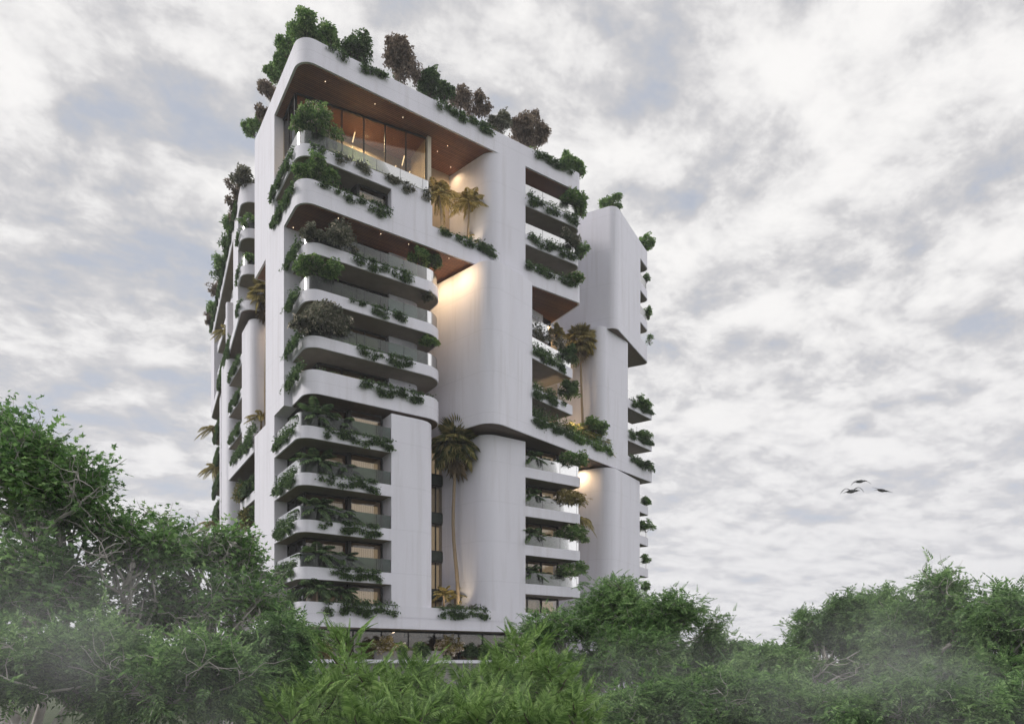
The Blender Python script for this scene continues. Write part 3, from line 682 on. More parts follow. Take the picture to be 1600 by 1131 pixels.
def frond_strip(p0, d, ln, droop, w=.28, nl=22, ll=.35, stiff=.5):
    """one feather palm leaf: arching rachis with paired leaflets -> verts, tris"""
    d = np.array(d, float); d /= np.linalg.norm(d); t = np.linspace(0, 1, nl); side = np.cross(d, UP); side /= max(np.linalg.norm(side), 1e-6)
    pts = np.array(p0)+d*ln*t[:, None]-UP*(droop*ln*t**2.0)[:, None]
    tg = nrm(np.gradient(pts, axis=0)); P = np.repeat(pts, 2, 0); T2 = np.repeat(tg, 2, 0)
    s = np.tile([1, -1], nl)[:, None]*side; pr = np.repeat(np.sin(np.clip(t*.93+.07, 0, 1)*math.pi)**.5, 2)
    D = T2*.65+s*.85-UP*stiff*.55+rvec(2*nl)*.08
    lv = scatter(mk([diamond(0, 0, 0, 1, .20, 0, .25)]), P, D, UP+rvec(2*nl)*.3, ll*pr)
    tb = tube(pts, np.linspace(.02, .006, nl)*max(1, ln*.6), 3)
    return [lv, tb]
def feather_palm(base, h, label, nf=16, fl=1.9, mat='leaf_olive', trunk_r=.09, lean=(0, 0), ll=.42, group=None, name='palm_tree', droop=.5, up=.9, cat='palm tree'):
    base = np.array(base, float); top = base+np.array([lean[0], lean[1], h])
    r = empty(name, tuple(base)); tag(r, label, cat, group)
    if h > .3: tri_mesh('trunk', *tube(curve(base, top, 9, .015), np.linspace(trunk_r*1.2, trunk_r*.8, 9), 8), 'palm_trunk', r, smooth=True)
    parts = []
    for i in range(nf):
        a = i*2.39996+rng.uniform(-.2, .2); el = up*(1-i/nf)*1.3-.25+rng.uniform(-.12, .12)
        d = np.array([math.cos(a)*math.cos(el), math.sin(a)*math.cos(el), math.sin(el)])
        parts += frond_strip(top, d, fl*rng.uniform(.8, 1.1), droop*rng.uniform(.7, 1.2), ll=ll)
    v, f = merge(parts); tri_mesh('crown', v, f, mat, r); return r
def fan_palm(base, h, label, nf=34, fl=.95, mat='leaf_palm', lean=(0, 0), trunk_r=.13, skirt=14, cr=1.0):
    base = np.array(base, float); top = base+np.array([lean[0], lean[1], h])
    r = empty('palm_tree', tuple(base)); tag(r, label, 'palm tree')
    tri_mesh('trunk', *tube(curve(base, top, 12, .01), np.linspace(trunk_r*1.25, trunk_r*.85, 12), 10), 'palm_trunk', r, smooth=True)
    BL = 20; blades = mk([diamond(0, 0, a, 1-.25*abs(a)/2, .13, 0, .22) for a in np.linspace(-2.0, 2.0, BL)])
    st, P, D, Nn, Sc = [], [], [], [], []
    for i in range(nf):
        a = i*2.39996; el = 1.45-2.3*(i/nf)+rng.uniform(-.15, .15)
        d = np.array([math.cos(a)*math.cos(el), math.sin(a)*math.cos(el), math.sin(el)]); l = cr*rng.uniform(.85, 1.1)
        e_ = top+d*l-UP*.12*l; st.append(tube(curve(top, e_, 4, .0, .05), .012, 3)); P.append(e_); D.append(d*.8-UP*.35); Nn.append(UP*.7+d*.5); Sc.append(fl*rng.uniform(.85, 1.1))
    lv = scatter(blades, np.array(P), np.array(D), np.array(Nn)+rvec(nf)*.2, np.array(Sc))
    tri_mesh('crown', *merge([lv]+st), mat, r)
    if skirt:
        P = np.tile(top-UP*.25, (skirt, 1))+rvec(skirt)*.08; P[:, 2] -= rng.uniform(0, .5, skirt)
        an = rng.uniform(0, 6.28, skirt); D = np.stack([np.cos(an)*.35, np.sin(an)*.35, -np.ones(skirt)], 1)
        tri_mesh('dead_fronds', *scatter(mk([diamond(0, .2, a, 1-.2*abs(a), .10, 0, .1) for a in np.linspace(-.8, .8, 9)]), P, D, rvec(skirt), rng.uniform(.9, 1.5, skirt)*fl*1.1), 'dead_frond', r)
    return r
# ------------------------------------------------------------ plants on the building
def zt(k, h=BAND): return ZL(k)+h
def fr_pt(fr, px, py, b=.6):          # point on the plane b behind a front face, seen at px, py
    a = a_at(fr, px, b); q = fr.P(a, b); return (q[0], q[1], H+(HOR-py)/F*q[1]), q[1]
def lf_pt(fr, px, py, a=.5):
    b = b_at(fr, px, a); q = fr.P(a, b); return (q[0], q[1], H+(HOR-py)/F*q[1]), q[1]
def bush(fr, px, py, rpx, label, mat='leaf_green', b=.6, side=False, hzf=.85, **kw):
    c, D = (lf_pt if side else fr_pt)(fr, px, py, b); r = rpx/F*D
    return shrub(c, r, label, mat, hz=r*hzf, **kw)
def tf(fr, pa_, pb_, z, label, b=0, **kw):    # trailing along a front face between two columns
    return trailing(fr, (a_at(fr, pa_, b), b), (a_at(fr, pb_, b), b), z, label, **kw)
def tl(fr, b0, b1, z, label, a=0, **kw): return trailing(fr, (a, b0), (a, b1), z, label, **kw)
NM = {1: 'lowest', 2: 'second', 3: 'third', 4: 'fourth'}
# lower left stack
for k in range(1, 5):
    z = zt(k); x = (503, 595)
    tf(A, 500, 536, z, 'sparse leafy strands at the left of the %s glass-railed balcony front, lower left stack' % NM[k], hang=.75, dens=.55, gaps=.4)
    tf(A, 533, 592 if k < 4 else 611, z, 'dense dark green plant spilling over the front of the %s balcony, lower left stack' % NM[k], hang=.95, dens=1.3)
    tl(A, 1.0, OL-.3, z+.05, 'dark green strip of plants on the left side of the %s balcony, lower left stack' % NM[k], hang=.95 if k != 4 else .7, dens=1.2, rise=.5)
tf(A, 508, 620, zt(0, PAR), 'wide dark green plant hanging from the solid parapet just above the ground floor', hang=1.0, dens=1.3, rise=.3)
tl(A, .8, OL, zt(0, PAR), 'dark green plants over the left side of the parapet just above the ground floor', hang=1.2, dens=1.3, rise=.5)
for k in range(0, 5):
    z = ZL(k)+(PAR if k == 0 else BAND); w = {0: 'parapet', 1: 'lowest balcony', 2: 'second balcony', 3: 'third balcony', 4: 'top balcony'}[k]
    q = A.P(1.5, .75)
    feather_palm((q[0], q[1], z-.1), 1.1, 'dark feathery fern-like palm in the corner of the %s, lower left stack' % w, nf=20, fl=2.0, mat='leaf_ivy', ll=.50, name='fern_palm', droop=.45, up=1.0, group='fern palms in the corners of the lower left balconies', cat='fern palm')
    q = A.P(3.4, .9)
    feather_palm((q[0], q[1], z-.1), .95, 'smaller fern palm beside the corner one on the %s, lower left stack' % w, nf=15, fl=1.7, mat='leaf_ivy', ll=.44, name='fern_palm', droop=.5, up=.8, group='fern palms in the corners of the lower left balconies', cat='fern palm')
# middle left stack
NMm = {5: 'deep lowest', 6: 'second', 7: 'third', 8: 'top'}
for k in (6, 7, 8):
    z = ZL(k)+.82
    tf(A, 546, 577, z, 'small separate leafy strands on the front of the %s balcony, middle left stack' % NMm[k], b=mb_, hang=.65, dens=.5, gaps=.4)
    tf(A, 580, 641, z, 'dark plant clump hanging over the front of the %s balcony, middle left stack' % NMm[k], b=mb_, hang=.85, dens=1.05)
    tl(A, 1.0, ML-.1, z+.05, 'dark strip of plants on the left side of the %s balcony, middle left stack' % NMm[k], a=ma-.25, hang=.9, dens=1.4, rise=.45)
z = ZL(5)+PAR
tf(A, 567, 658, z, 'dark green plants hanging from the deep solid parapet, middle left stack', b=mb_, hang=.95, dens=1.2)
tf(A, 500, 676, z, 'low dark hedge standing along the deep solid parapet, middle left stack', b=.5, hang=.12, dens=1.0, rise=.35, out=-.1, cat='hedge')
tl(A, .9, ML, z+.05, 'dark green strip on the left side of the deep solid parapet, middle left stack', a=ma-.25, hang=1.0, dens=1.4, rise=.5)
GB = 'bushes in the corners of the left stacks'
bush(A, 527, 372, 35, 'large grey-green bush with reddish tips behind the top balcony rail, middle left stack', 'leaf_dusty', b=.7, flowers=30, hzf=.95, group=GB)
bush(A, 487, 362, 18, 'small yellowish bush on the very corner of the top balcony, middle left stack', 'leaf_dusty', b=.5, group=GB)
bush(A, 500, 416, 32, 'bright green bush on the corner of the third balcony, middle left stack', 'leaf_green', b=.6, hzf=.6, flowers=14, group=GB)
bush(A, 512, 498, 42, 'big bush dotted with pale blossoms on the corner of the second balcony, middle left stack', 'leaf_dusty', b=.5, hzf=.66, flowers=90, lumps=14, group=GB)
bush(A, 468, 505, 14, 'small blossoming clump at the left of the big blossoming bush, middle left stack', 'leaf_dusty', b=.5, flowers=14, group=GB)
bush(A, 655, 400, 17, 'green bush near the right end of the top balcony, middle left stack', 'leaf_green', b=.7, hzf=.7, group=GB)
bush(A, 676, 405, 14, 'dark green bush on the rounded right end of the top balcony, middle left stack', 'leaf_ivy', b=.7, group=GB)
bush(A, 672, 532, 15, 'green bush at the right end of the second balcony, middle left stack', 'leaf_green', b=.8, hzf=.6, group=GB)
bush(A, 668, 462, 10, 'small dull bush at the right end of the third balcony, middle left stack', 'leaf_dusty', b=.8, hzf=.6, group=GB)
# upper block, left part
tf(A, 488, 530, ZL(10)+BAND, 'thin dark strands right of the corner on the penthouse balcony edge', hang=.5, dens=.6, gaps=.4)
tf(A, 530, 672, ZL(10)+BAND, 'row of brownish tufts along the front of the penthouse balcony edge', hang=.75, dens=.85, gaps=.3, mat='leaf_dusty')
tl(A, 1.2, OL+.3, ZL(10)+BAND, 'dark plants hanging down the left side of the penthouse balcony', hang=.95, dens=1.2, rise=.3)
tf(A, 500, 545, ZL(9)+PAR, 'thin strands hanging from the parapet left of the small framed window', hang=.5, dens=.6, gaps=.3)
tf(A, 545, 612, ZL(9)+PAR, 'dark green plants hanging from the parapet below the small framed window', hang=.95, dens=.8, gaps=.15)
tl(A, .8, OL+.4, ZL(9)+PAR, 'dark plants down the left side of the big overhanging block parapet', hang=.95, dens=1.3, rise=.35)
bush(A, 494, 190, 34, 'bush with pink and cream blossom on the corner of the penthouse balcony', 'leaf_green', b=.6, hzf=.72, flowers=60, lumps=12, group=GB)
bush(A, 490, 264, 30, 'leafy green bush on the corner of the parapet below the penthouse balcony', 'leaf_green', b=.6, hzf=.6, flowers=8, group=GB)
bush(A, 520, 275, 11, 'small green bush to the right of the corner bush below the penthouse balcony', 'leaf_green', b=.5, group=GB)
tf(A, 682, 726, ZL(9)+PAR, 'sparse dark plants hanging below the two palms in the upper recess', hang=.5, dens=.9)
tf(A, 724, 775, ZL(9)+PAR, 'dense dark green plants at the right end of the upper recess parapet', hang=.75, dens=1.5, rise=.35)
for px, h, lb, ln in ((690, 4.3, 'left', -.2), (731, 4.6, 'right', .1)):
    q, D = fr_pt(A, px, 300, 1.6)
    feather_palm((q[0], q[1], ZL(9)+1.3), h, 'golden-lit feather palm, the %s one of two in the upper recess beside the penthouse' % lb, nf=34, fl=2.0, lean=(ln, 0), ll=.42, droop=.55, up=1.25, group='palms in the upper recess')
q, D = fr_pt(A, 745, 300, 2.6)
feather_palm((q[0], q[1], ZL(9)+1.3), 2.3, 'short golden feather palm low against the wall of the upper recess', nf=26, fl=1.9, ll=.40, droop=.6, up=1.2, group='palms in the upper recess')
# roof edge
zr = ZL(12)+PAR; GR = 'shrubs along the roof edge'
bush(A, 482, 45, 31, 'bright green bushy shrub on the roof corner at the very top of the tower', 'leaf_green', b=.9, hzf=.7, lumps=14, group=GR)
bush(A, 517, 52, 20, 'small pale green shrub just right of the roof corner', 'leaf_green', b=.8, group=GR)
bush(A, 548, 72, 20, 'low dark green shrub on the roof edge left of the tall dark one', 'leaf_ivy', b=.8, group=GR)
bush(A, 563, 74, 24, 'tall dark green shrub on the roof edge left of the tall brown one', 'leaf_ivy', b=.8, hzf=1.0, lumps=12, group=GR)
bush(A, 632, 88, 31, 'tall brown-leaved shrub on the roof edge above the penthouse', 'leaf_brown', b=.9, hzf=1.15, lumps=14, group=GR)
bush(A, 612, 66, 10, 'thin brown sprig of foliage at the left top of the tall brown roof shrub', 'leaf_brown', b=.9, hzf=1.4, lumps=6, group=GR)
bush(A, 672, 130, 25, 'dark green rounded shrub right of the tall brown roof shrub', 'leaf_ivy', b=.7, hzf=.8, lumps=12, group=GR)
bush(A, 693, 140, 15, 'small dark green shrub between the dark rounded one and the grey twiggy ones', 'leaf_ivy', b=.7, group=GR)
bush(A, 720, 150, 22, 'grey-brown twiggy shrub on the roof edge, left one of the pair', 'leaf_brown', b=.9, hzf=.9, n=420, group=GR)
bush(A, 748, 164, 22, 'grey-brown twiggy shrub on the roof edge, right one of the pair', 'leaf_brown', b=.9, hzf=.8, n=420, group=GR)
bush(A, 782, 188, 19, 'olive shrub on the roof edge between the twiggy pair and the brown one', 'leaf_dusty', b=.8, hzf=.9, group=GR)
bush(A, 818, 196, 25, 'brown shrub with upright shoots on the roof edge above the right loggias', 'leaf_brown', b=.9, hzf=1.0, lumps=12, group=GR)
bush(A, 843, 205, 18, 'lower brown shrub spreading right from the brown one above the right loggias', 'leaf_brown', b=.9, hzf=1.1, group=GR)
bush(A, 836, 178, 8, 'upright brown shoot rising above the brown roof shrubs over the right loggias', 'leaf_brown', b=.9, hzf=1.8, lumps=5, group=GR)
bush(A, 890, 252, 20, 'bright green shrub at the right end of the tower roof edge', 'leaf_green', b=.7, hzf=.7, group=GR)
bush(A, 906, 262, 8, 'small green plant hanging round the right end of the tower roof edge', 'leaf_green', b=.3, hzf=1.6, group=GR)
tf(A, 512, 545, zr, 'sparse strands below the small shrubs right of the roof corner', hang=.8, dens=.7, gaps=.4)
tf(A, 566, 592, zr, 'dark strands hanging from the roof edge below the tall dark shrub', hang=.8, dens=1.2)
tf(A, 592, 604, zr, 'few thin strands on the roof edge just left of the tall brown shrub', hang=.6, dens=.7)
tf(A, 684, 768, zr, 'dark green plants draping over the roof edge below the grey twiggy shrubs', hang=.75, dens=1.2)
tf(A, 828, 905, zr, 'green plants draping over the right end of the roof edge', hang=.8, dens=1.0)
for px, py, r, m_, lb in ((447, 68, 19, 'leaf_green', 'green shrub on the left roof edge next to the corner'), (441, 95, 17, 'leaf_green', 'second green shrub down the left roof edge'), (430, 112, 15, 'leaf_green', 'third green shrub down the left roof edge'),
                      (418, 135, 15, 'leaf_brown', 'brownish shrub midway along the left roof edge'), (411, 172, 13, 'leaf_brown', 'thin brownish shrub towards the far end of the left roof edge'), (398, 194, 17, 'leaf_green', 'bright green shrub leaning out at the far end of the left roof edge')):
    bush(A, px, py, r, lb, m_, b=.4, side=True, hzf=1.05, group=GR)
for i, (x0, x1) in enumerate(((480, 515), (515, 600), (600, 690), (690, 770), (770, 830), (830, 905))):
    tf(A, x0, x1, zr, 'low mixed green fringe along the front roof edge, %s of six from the corner' % ORD[i].replace('lowest', 'first'), b=.5, hang=.1, dens=1.0, rise=.75, out=-.1, mat=('leaf_green', 'leaf_ivy', 'leaf_ivy', 'leaf_dusty', 'leaf_brown', 'leaf_green')[i], cat='low hedge', leaf=.16, group='low fringe on the roof edge')
for i in range(3):
    tl(A, .8+i*3.8, 4.4+i*3.8, zr, 'low mixed fringe along the left roof edge, %s of three from the corner' % ORD[i].replace('lowest', 'first'), a=.5, hang=.1, dens=1.1, rise=.9, out=-.1, mat=('leaf_green', 'leaf_dusty', 'leaf_green')[i], cat='low hedge', leaf=.16, group='low fringe on the roof edge')
# right-hand loggias of the upper block
for k, w in ((11, 'top'), (10, 'middle')):
    tf(A, 823, 900, ZL(k)+BAND, 'dark tufts hanging along the %s loggia edge at the upper right' % w, hang=.85, dens=1.1, gaps=.15, rise=.4)
    bush(A, 893, 312 if k == 11 else 377, 24, 'leafy bush with pale tips at the right end of the %s upper loggia' % w, 'leaf_green' if k == 11 else 'leaf_dusty', b=.5, hzf=.8, flowers=24, group='bushes at the loggia ends')
    bush(A, 908, 322 if k == 11 else 388, 11, 'small green clump hanging off the right end of the %s upper loggia' % w, 'leaf_green', b=.1, hzf=1.3, group='bushes at the loggia ends')
tf(A, 822, 902, ZL(9)+PAR, 'green plants draping over the deep parapet at the bottom, upper loggias', hang=.65, dens=1.1, rise=.3)
bush(A, 900, 434, 19, 'bright green trailing bush at the right end of the deep parapet, upper loggias', 'leaf_green', b=.2, hzf=.55, flowers=24, group='bushes at the loggia ends')
# middle turned block
GM = 'plants, turned middle block'
for k, w in ((7, 'upper'), (6, 'lower')):
    tf(B, 833, 880, ZL(k)+BAND, 'dark green foliage over the left of the %s balcony, turned middle block' % w, hang=.9, dens=1.4, rise=.5)
    bush(B, 888, 552 if k == 7 else 607, 18, 'rounded dark green bush at the right end of the %s balcony, turned middle block' % w, 'leaf_ivy', b=.2, hzf=.85, group=GM)
tf(B, 833, 890, ZL(8)+.7, 'brownish dark plants along the set-back balcony at the top, turned middle block', b=1.9, hang=.8, dens=1.2, rise=.7, mat='leaf_dusty')
bush(B, 868, 516, 12, 'small olive bush at the right end of the set-back balcony, turned middle block', 'leaf_olive', b=2.1, group=GM)
for i, (a0, a1) in enumerate(((832, 862), (862, 895), (895, 925), (925, 953))):
    tf(B, a0, a1, ZL(5)+PAR, 'dense hedge spilling over the long turned middle parapet, %s quarter from the left' % ('first', 'second', 'third', 'fourth')[i], hang=.75, dens=2.2, rise=.75, mat='leaf_ivy' if i < 2 else 'leaf_green', cat='hedge', leaf=.14)
bush(B, 925, 662, 22, 'bright green bush standing in the hedge at the right of the long middle parapet', 'leaf_green', b=.4, hzf=.7, group=GM)
q = B.P(a_at(B, 913, 1.4), 1.4)
fan_palm((q[0], q[1], ZL(5)+1.4), H+(HOR-533)/F*q[1]-ZL(5)-1.4, 'tall fan palm lit golden beside the right column of the middle block', nf=40, fl=1.0, mat='leaf_olive', cr=.95, trunk_r=.11, lean=(-.35, 0), skirt=8)
for px, b_, h, lb in ((903, 1.1, 1.2, 'left'), (928, 1.2, 1.1, 'right')):
    q = B.P(a_at(B, px, b_), b_)
    feather_palm((q[0], q[1], ZL(5)+1.4), h, 'short golden palm on the %s at the foot of the tall lit fan palm' % lb, nf=22, fl=2.1, ll=.42, droop=.5, up=1.1, group='short palms in the middle planter')
# lower middle stack
NL_ = {4: 'top', 3: 'third', 2: 'second', 1: 'lowest'}
for k, py in ((4, 717), (3, 776), (2, 832), (1, 889)):
    bush(A, 892, py, 28, 'blossoming bush at the right end of the %s balcony, lower middle stack' % NL_[k], 'leaf_olive' if k == 3 else 'leaf_green', b=.5, hzf=.62, flowers=60, lumps=11, group='blossoming bushes, lower middle stack')
    q = A.P(CU+.9, .7)
    feather_palm((q[0], q[1], ZL(k)+BAND), 1.1, 'dark fern palm at the left end of the %s balcony, lower middle stack' % NL_[k], nf=18, fl=1.6, mat='leaf_ivy', ll=.44, name='fern_palm', droop=.5, up=.95, cat='fern palm', group='fern palms, lower middle stack')
    q = A.P(CU+2.5, .9)
    feather_palm((q[0], q[1], ZL(k)+BAND), 1.0, 'dark fern palm in the middle of the %s balcony, lower middle stack' % NL_[k], nf=9, fl=1.15, mat='leaf_ivy', ll=.30, name='fern_palm', droop=.5, up=.8, cat='fern palm', group='fern palms, lower middle stack')
q = B.P(a_at(B, 917, 2.8), 2.8); q = A.P(RU+.5, .9)
feather_palm((q[0], q[1], ZL(3)-.6), 1.2, 'drooping golden palm hanging in the gap left of the far lower tower', nf=16, fl=1.7, ll=.4, droop=.95, up=.8, mat='leaf_olive')
# deep central recess
q = A.P(a_at(A, 716, 2.2), 2.2); q2 = A.P(a_at(A, 712, 2.2), 2.2)
fan_palm((q[0], q[1], ZL(0)+1.5), H+(HOR-695)/F*q[1]-ZL(0)-1.5, 'tall fan palm with a slim pale trunk in the deep central recess', nf=52, fl=1.5, lean=(-.2, 0), cr=1.1, trunk_r=.14, skirt=22)
for px, b_, h, lb in ((693, 2.6, 1.6, 'left'), (711, 3.0, 1.5, 'right')):
    q = A.P(a_at(A, px, b_), b_)
    feather_palm((q[0], q[1], ZL(0)+1.5), h, 'small golden palm at the %s of the slim trunk in the central recess' % lb, nf=12, fl=1.3, mat='leaf_olive', ll=.36, droop=.5, up=1.2, group='small palms in the central recess')
for px, lb in ((700, 'left'), (733, 'right')):
    q = A.P(a_at(A, px, 1.0), 1.0)
    feather_palm((q[0], q[1], ZL(0)+1.55), .1, 'spiky green plant at the %s of the central recess planter' % lb, nf=13, fl=1.25, mat='leaf_dusty', ll=.3, droop=.35, up=.9, name='spiky_plant', cat='spiky plant', group='spiky plants in the central recess')
tf(A, 676, 712, ZL(0)+PAR, 'sparse strands hanging from the left of the central recess planter', hang=.8, dens=.5, gaps=.4)
tf(A, 706, 764, ZL(0)+PAR, 'darker plants hanging from the right of the central recess planter', hang=.85, dens=1.0, rise=.3)
# far towers
GF = 'bushes on the far towers'
bush(C, 955, 317, 20, 'green shrub on the roof corner of the far upper tower', 'leaf_green', b=1.0, hzf=.45, group=GF)
bush(C, 1008, 375, 14, 'green shrub at the right end of the far upper tower roof', 'leaf_green', b=.6, hzf=1.0, group=GF)
bush(C, 1010, 434, 6, 'small green plant on the upper balcony of the far upper tower', 'leaf_green', b=.4, hzf=1.2, leaf=.14, group=GF)
bush(C, 1012, 486, 7, 'small green plant on the lower balcony of the far upper tower', 'leaf_green', b=.3, hzf=1.6, leaf=.14, group=GF)
bush(C, 1015, 528, 9, 'thin pale green plant at the foot of the far upper tower balconies', 'leaf_green', b=.2, hzf=1.0, leaf=.12, n=70, group=GF)
for k, py, w in ((7, 629, 'top'), (6, 681, 'middle'), (5, 725, 'bottom')):
    bush(B, 1000, py-1, 17, 'dark green bush with a bright top on the %s balcony right of the column' % w, 'leaf_green' if k != 5 else 'leaf_ivy', b=.3, hzf=.65, group=GF)
    tf(B, 984, 1018, ZL(k)+(BAND if k > 5 else PAR), 'dark plants draping from the %s balcony right of the column' % w, hang=.6, dens=1.6, rise=.3)
for k, py, w in ((4, 782, 'top'), (3, 820, 'third'), (2, 873, 'second'), (1, 915, 'lowest')):
    bush(C2, 1008, py, 9 if k != 3 else 12, 'small green bush on the %s balcony of the far lower tower' % w, 'leaf_green', b=.2, hzf=.9, group=GF)
# left wing
GW = 'plants, left wing'
for i, (bb, r, m_, dz) in enumerate(((.6, 1.25, 'leaf_dusty', .7), (2.6, 1.4, 'leaf_brown', .9), (5.0, 1.3, 'leaf_brown', .6), (7.8, 1.3, 'leaf_green', .5), (11, 1.5, 'leaf_ivy', .7), (14.5, 1.5, 'leaf_green', .5), (18, 1.6, 'leaf_ivy', .7), (22, 1.5, 'leaf_brown', .8), (26, 1.6, 'leaf_green', .5), (30, 1.5, 'leaf_brown', .6))):
    q = Wf.P(.3, bb); shrub((q[0], q[1], zr+dz), r, 'shrub on the left wing roof edge, %s counted back from the near corner' % ORD[i].replace('lowest', 'first'), m_, n=420, leaf=.2, group=GR)
    if i > 1: tl(Wf, bb-1.6, bb+1.6, zr, 'plants hanging below the %s shrub of the left wing roof edge' % ORD[i].replace('lowest', 'first'), hang=1.1, dens=.8, leaf=.17)
for k, w in ((11, 'upper'), (10, 'middle')):
    tl(Wf, 1.2, w1-.1, ZL(k)+BAND, 'dark strip of plants down the side of the %s rounded balcony, left wing' % w, hang=.9, dens=1.1, rise=.4, leaf=.14)
    q = Wf.P(.9, .5); shrub((q[0], q[1], ZL(k)+BAND+.9), .95, 'green bush on the corner of the %s rounded balcony, left wing' % w, 'leaf_green', n=320, leaf=.18, group=GW)
tl(Wf, .6, w1, ZL(9)+.05+BAND, 'plants draping over the lowest rounded edge of the upper left wing', hang=.9, dens=1.1, rise=.3, leaf=.14)
tl(Wf, w2+3, w2+14, ZL(9)+.05+BAND, 'long dense dark drape of plants along the far edge of the upper left wing', hang=2.0, dens=1.0, rise=.6, leaf=.18)
for k in (6, 7, 8): tl(V, v1+.8, v2-1.2, ZL(k)+BAND, 'dark plant hanging from the %s plain balcony, left wing' % {6: 'lower', 7: 'middle', 8: 'upper'}[k], hang=1.0, dens=1.2, rise=.3, leaf=.15)
tl(V, v1-.3, v2-2.5, ZL(5)+PAR, 'dark hanging plant on the long slanting parapet, left wing', hang=.9, dens=1.2, rise=.4, leaf=.16)
tl(V, -1.2, 2.2, ZL(5)+PAR, 'dense dark plants at the foot of the lit recess by the main corner', hang=1.3, dens=2.2, rise=.8, leaf=.15)
q = V.P(1.3, -.6); fan_palm((q[0], q[1], ZL(5)+1.5), H+(HOR-462)/F*q[1]-ZL(5)-1.5, 'big golden fan palm under the overhang of the left recess', nf=34, fl=1.15, mat='leaf_olive', cr=.9, trunk_r=.13, skirt=16)
q = V.P(.9, .0); feather_palm((q[0], q[1], ZL(5)+1.5), 2.2, 'golden feather palm at the foot of the left recess', nf=14, fl=1.7, ll=.42, droop=.7, up=1.0)
q = V.P(2.2, -1.2); feather_palm((q[0], q[1], ZL(5)+1.5), 3.2, 'slimmer golden palm against the wall of the left recess', nf=10, fl=1.3, ll=.36, droop=.6, up=1.2)
for k in range(1, 9):
    tl(Wf, 24.5, 31, ZL(k)+BAND-.4, 'dark plants down the far edge of the left wing on its %s storey' % ORD[k-1], a=.3, hang=1.7, dens=.8, rise=.4, leaf=.2)
    if k > 2: tl(Wf, 17.6, 22.3, ZL(k)+BAND, 'dark plants on the %s storey beyond the tall fin, left wing' % ORD[k-1], a=.6, hang=1.6, dens=.9, rise=.4, leaf=.18)
for z_, bb, lb in ((ZL(8)-.2, 29, 'upper'), (ZL(6)+.8, 27, 'lower'), (ZL(4)+.9, 29, 'lowest')):
    q = Wf.P(.0, bb); feather_palm((q[0], q[1], z_), 1.2, 'golden palm leaning out of the far left edge of the wing, the %s one' % lb, nf=13, fl=2.3, ll=.55, droop=.7, up=.8, group='palms at the far left edge')
q = Wf.P(.2, w2+8.8); feather_palm((q[0], q[1], ZL(10)+.2), 1.0, 'golden palm on a balcony high in the left wing beside its rounded glass corner', nf=13, fl=1.8, ll=.45, droop=.8, up=.8)
for k in (1, 2, 3, 4):
    for j, (a_, b_) in enumerate(((1.3, 5.6), (1.4, 8.3))):
        q = V.P(a_, b_); shrub((q[0], q[1], ZL(k)+1.9), 1.55, 'dark bush on the shaded %s storey recess of the left wing, %s column' % (ORD[k-1], ('nearer', 'farther')[j]), ('leaf_ivy', 'leaf_palm')[(k+j) % 2], n=520, leaf=.22, group=GW)
for k, r in ((4, 1.5), (3, 1.7), (2, 1.5), (1, 1.6)):
    q = V.P(1.5, 1.6); shrub((q[0], q[1], ZL(k)+1.6), r, 'dark bush in the shaded lower recess of the left wing, %s storey' % ORD[k-1], 'leaf_ivy' if k != 2 else 'leaf_palm', n=800, leaf=.2, group=GW)
# ground floor terrace planting
GT2 = 'plants on the ground floor terrace'
for i, (px, b_, r, m_, fl_, z_) in enumerate(((484, 1.0, .9, 'leaf_ivy', 20, .9), (505, .6, .8, 'leaf_olive', 30, .8), (600, 1.4, 1.0, 'leaf_olive', 50, 1.2), (625, 1.2, .8, 'leaf_green', 10, .8), (655, 1.0, .8, 'leaf_ivy', 0, .9), (700, 1.4, 1.15, 'leaf_olive', 110, 1.3), (735, 1.2, .8, 'leaf_ivy', 0, .9), (762, .9, 1.0, 'leaf_green', 0, .8), (790, .8, .9, 'leaf_ivy', 10, .9))):
    q = A.P(a_at(A, px, b_), b_)
    shrub((q[0], q[1], H+.43+z_), r, ['dark shrub with pink flowers at the left end of the terrace', 'yellowish flowering shrub second from the left on the terrace', 'lit golden shrub in the terrace planter', 'green shrub right of the golden one in the terrace planter', 'dark shrub in the middle of the terrace', 'bright spotlit shrub with pale flowers on the terrace', 'dark shrub right of the spotlit one on the terrace', 'broad green shrub by the right part of the terrace', 'dark shrub at the right end of the terrace'][i], m_, flowers=fl_, n=500, leaf=.15, hz=r*1.0, group=GT2)

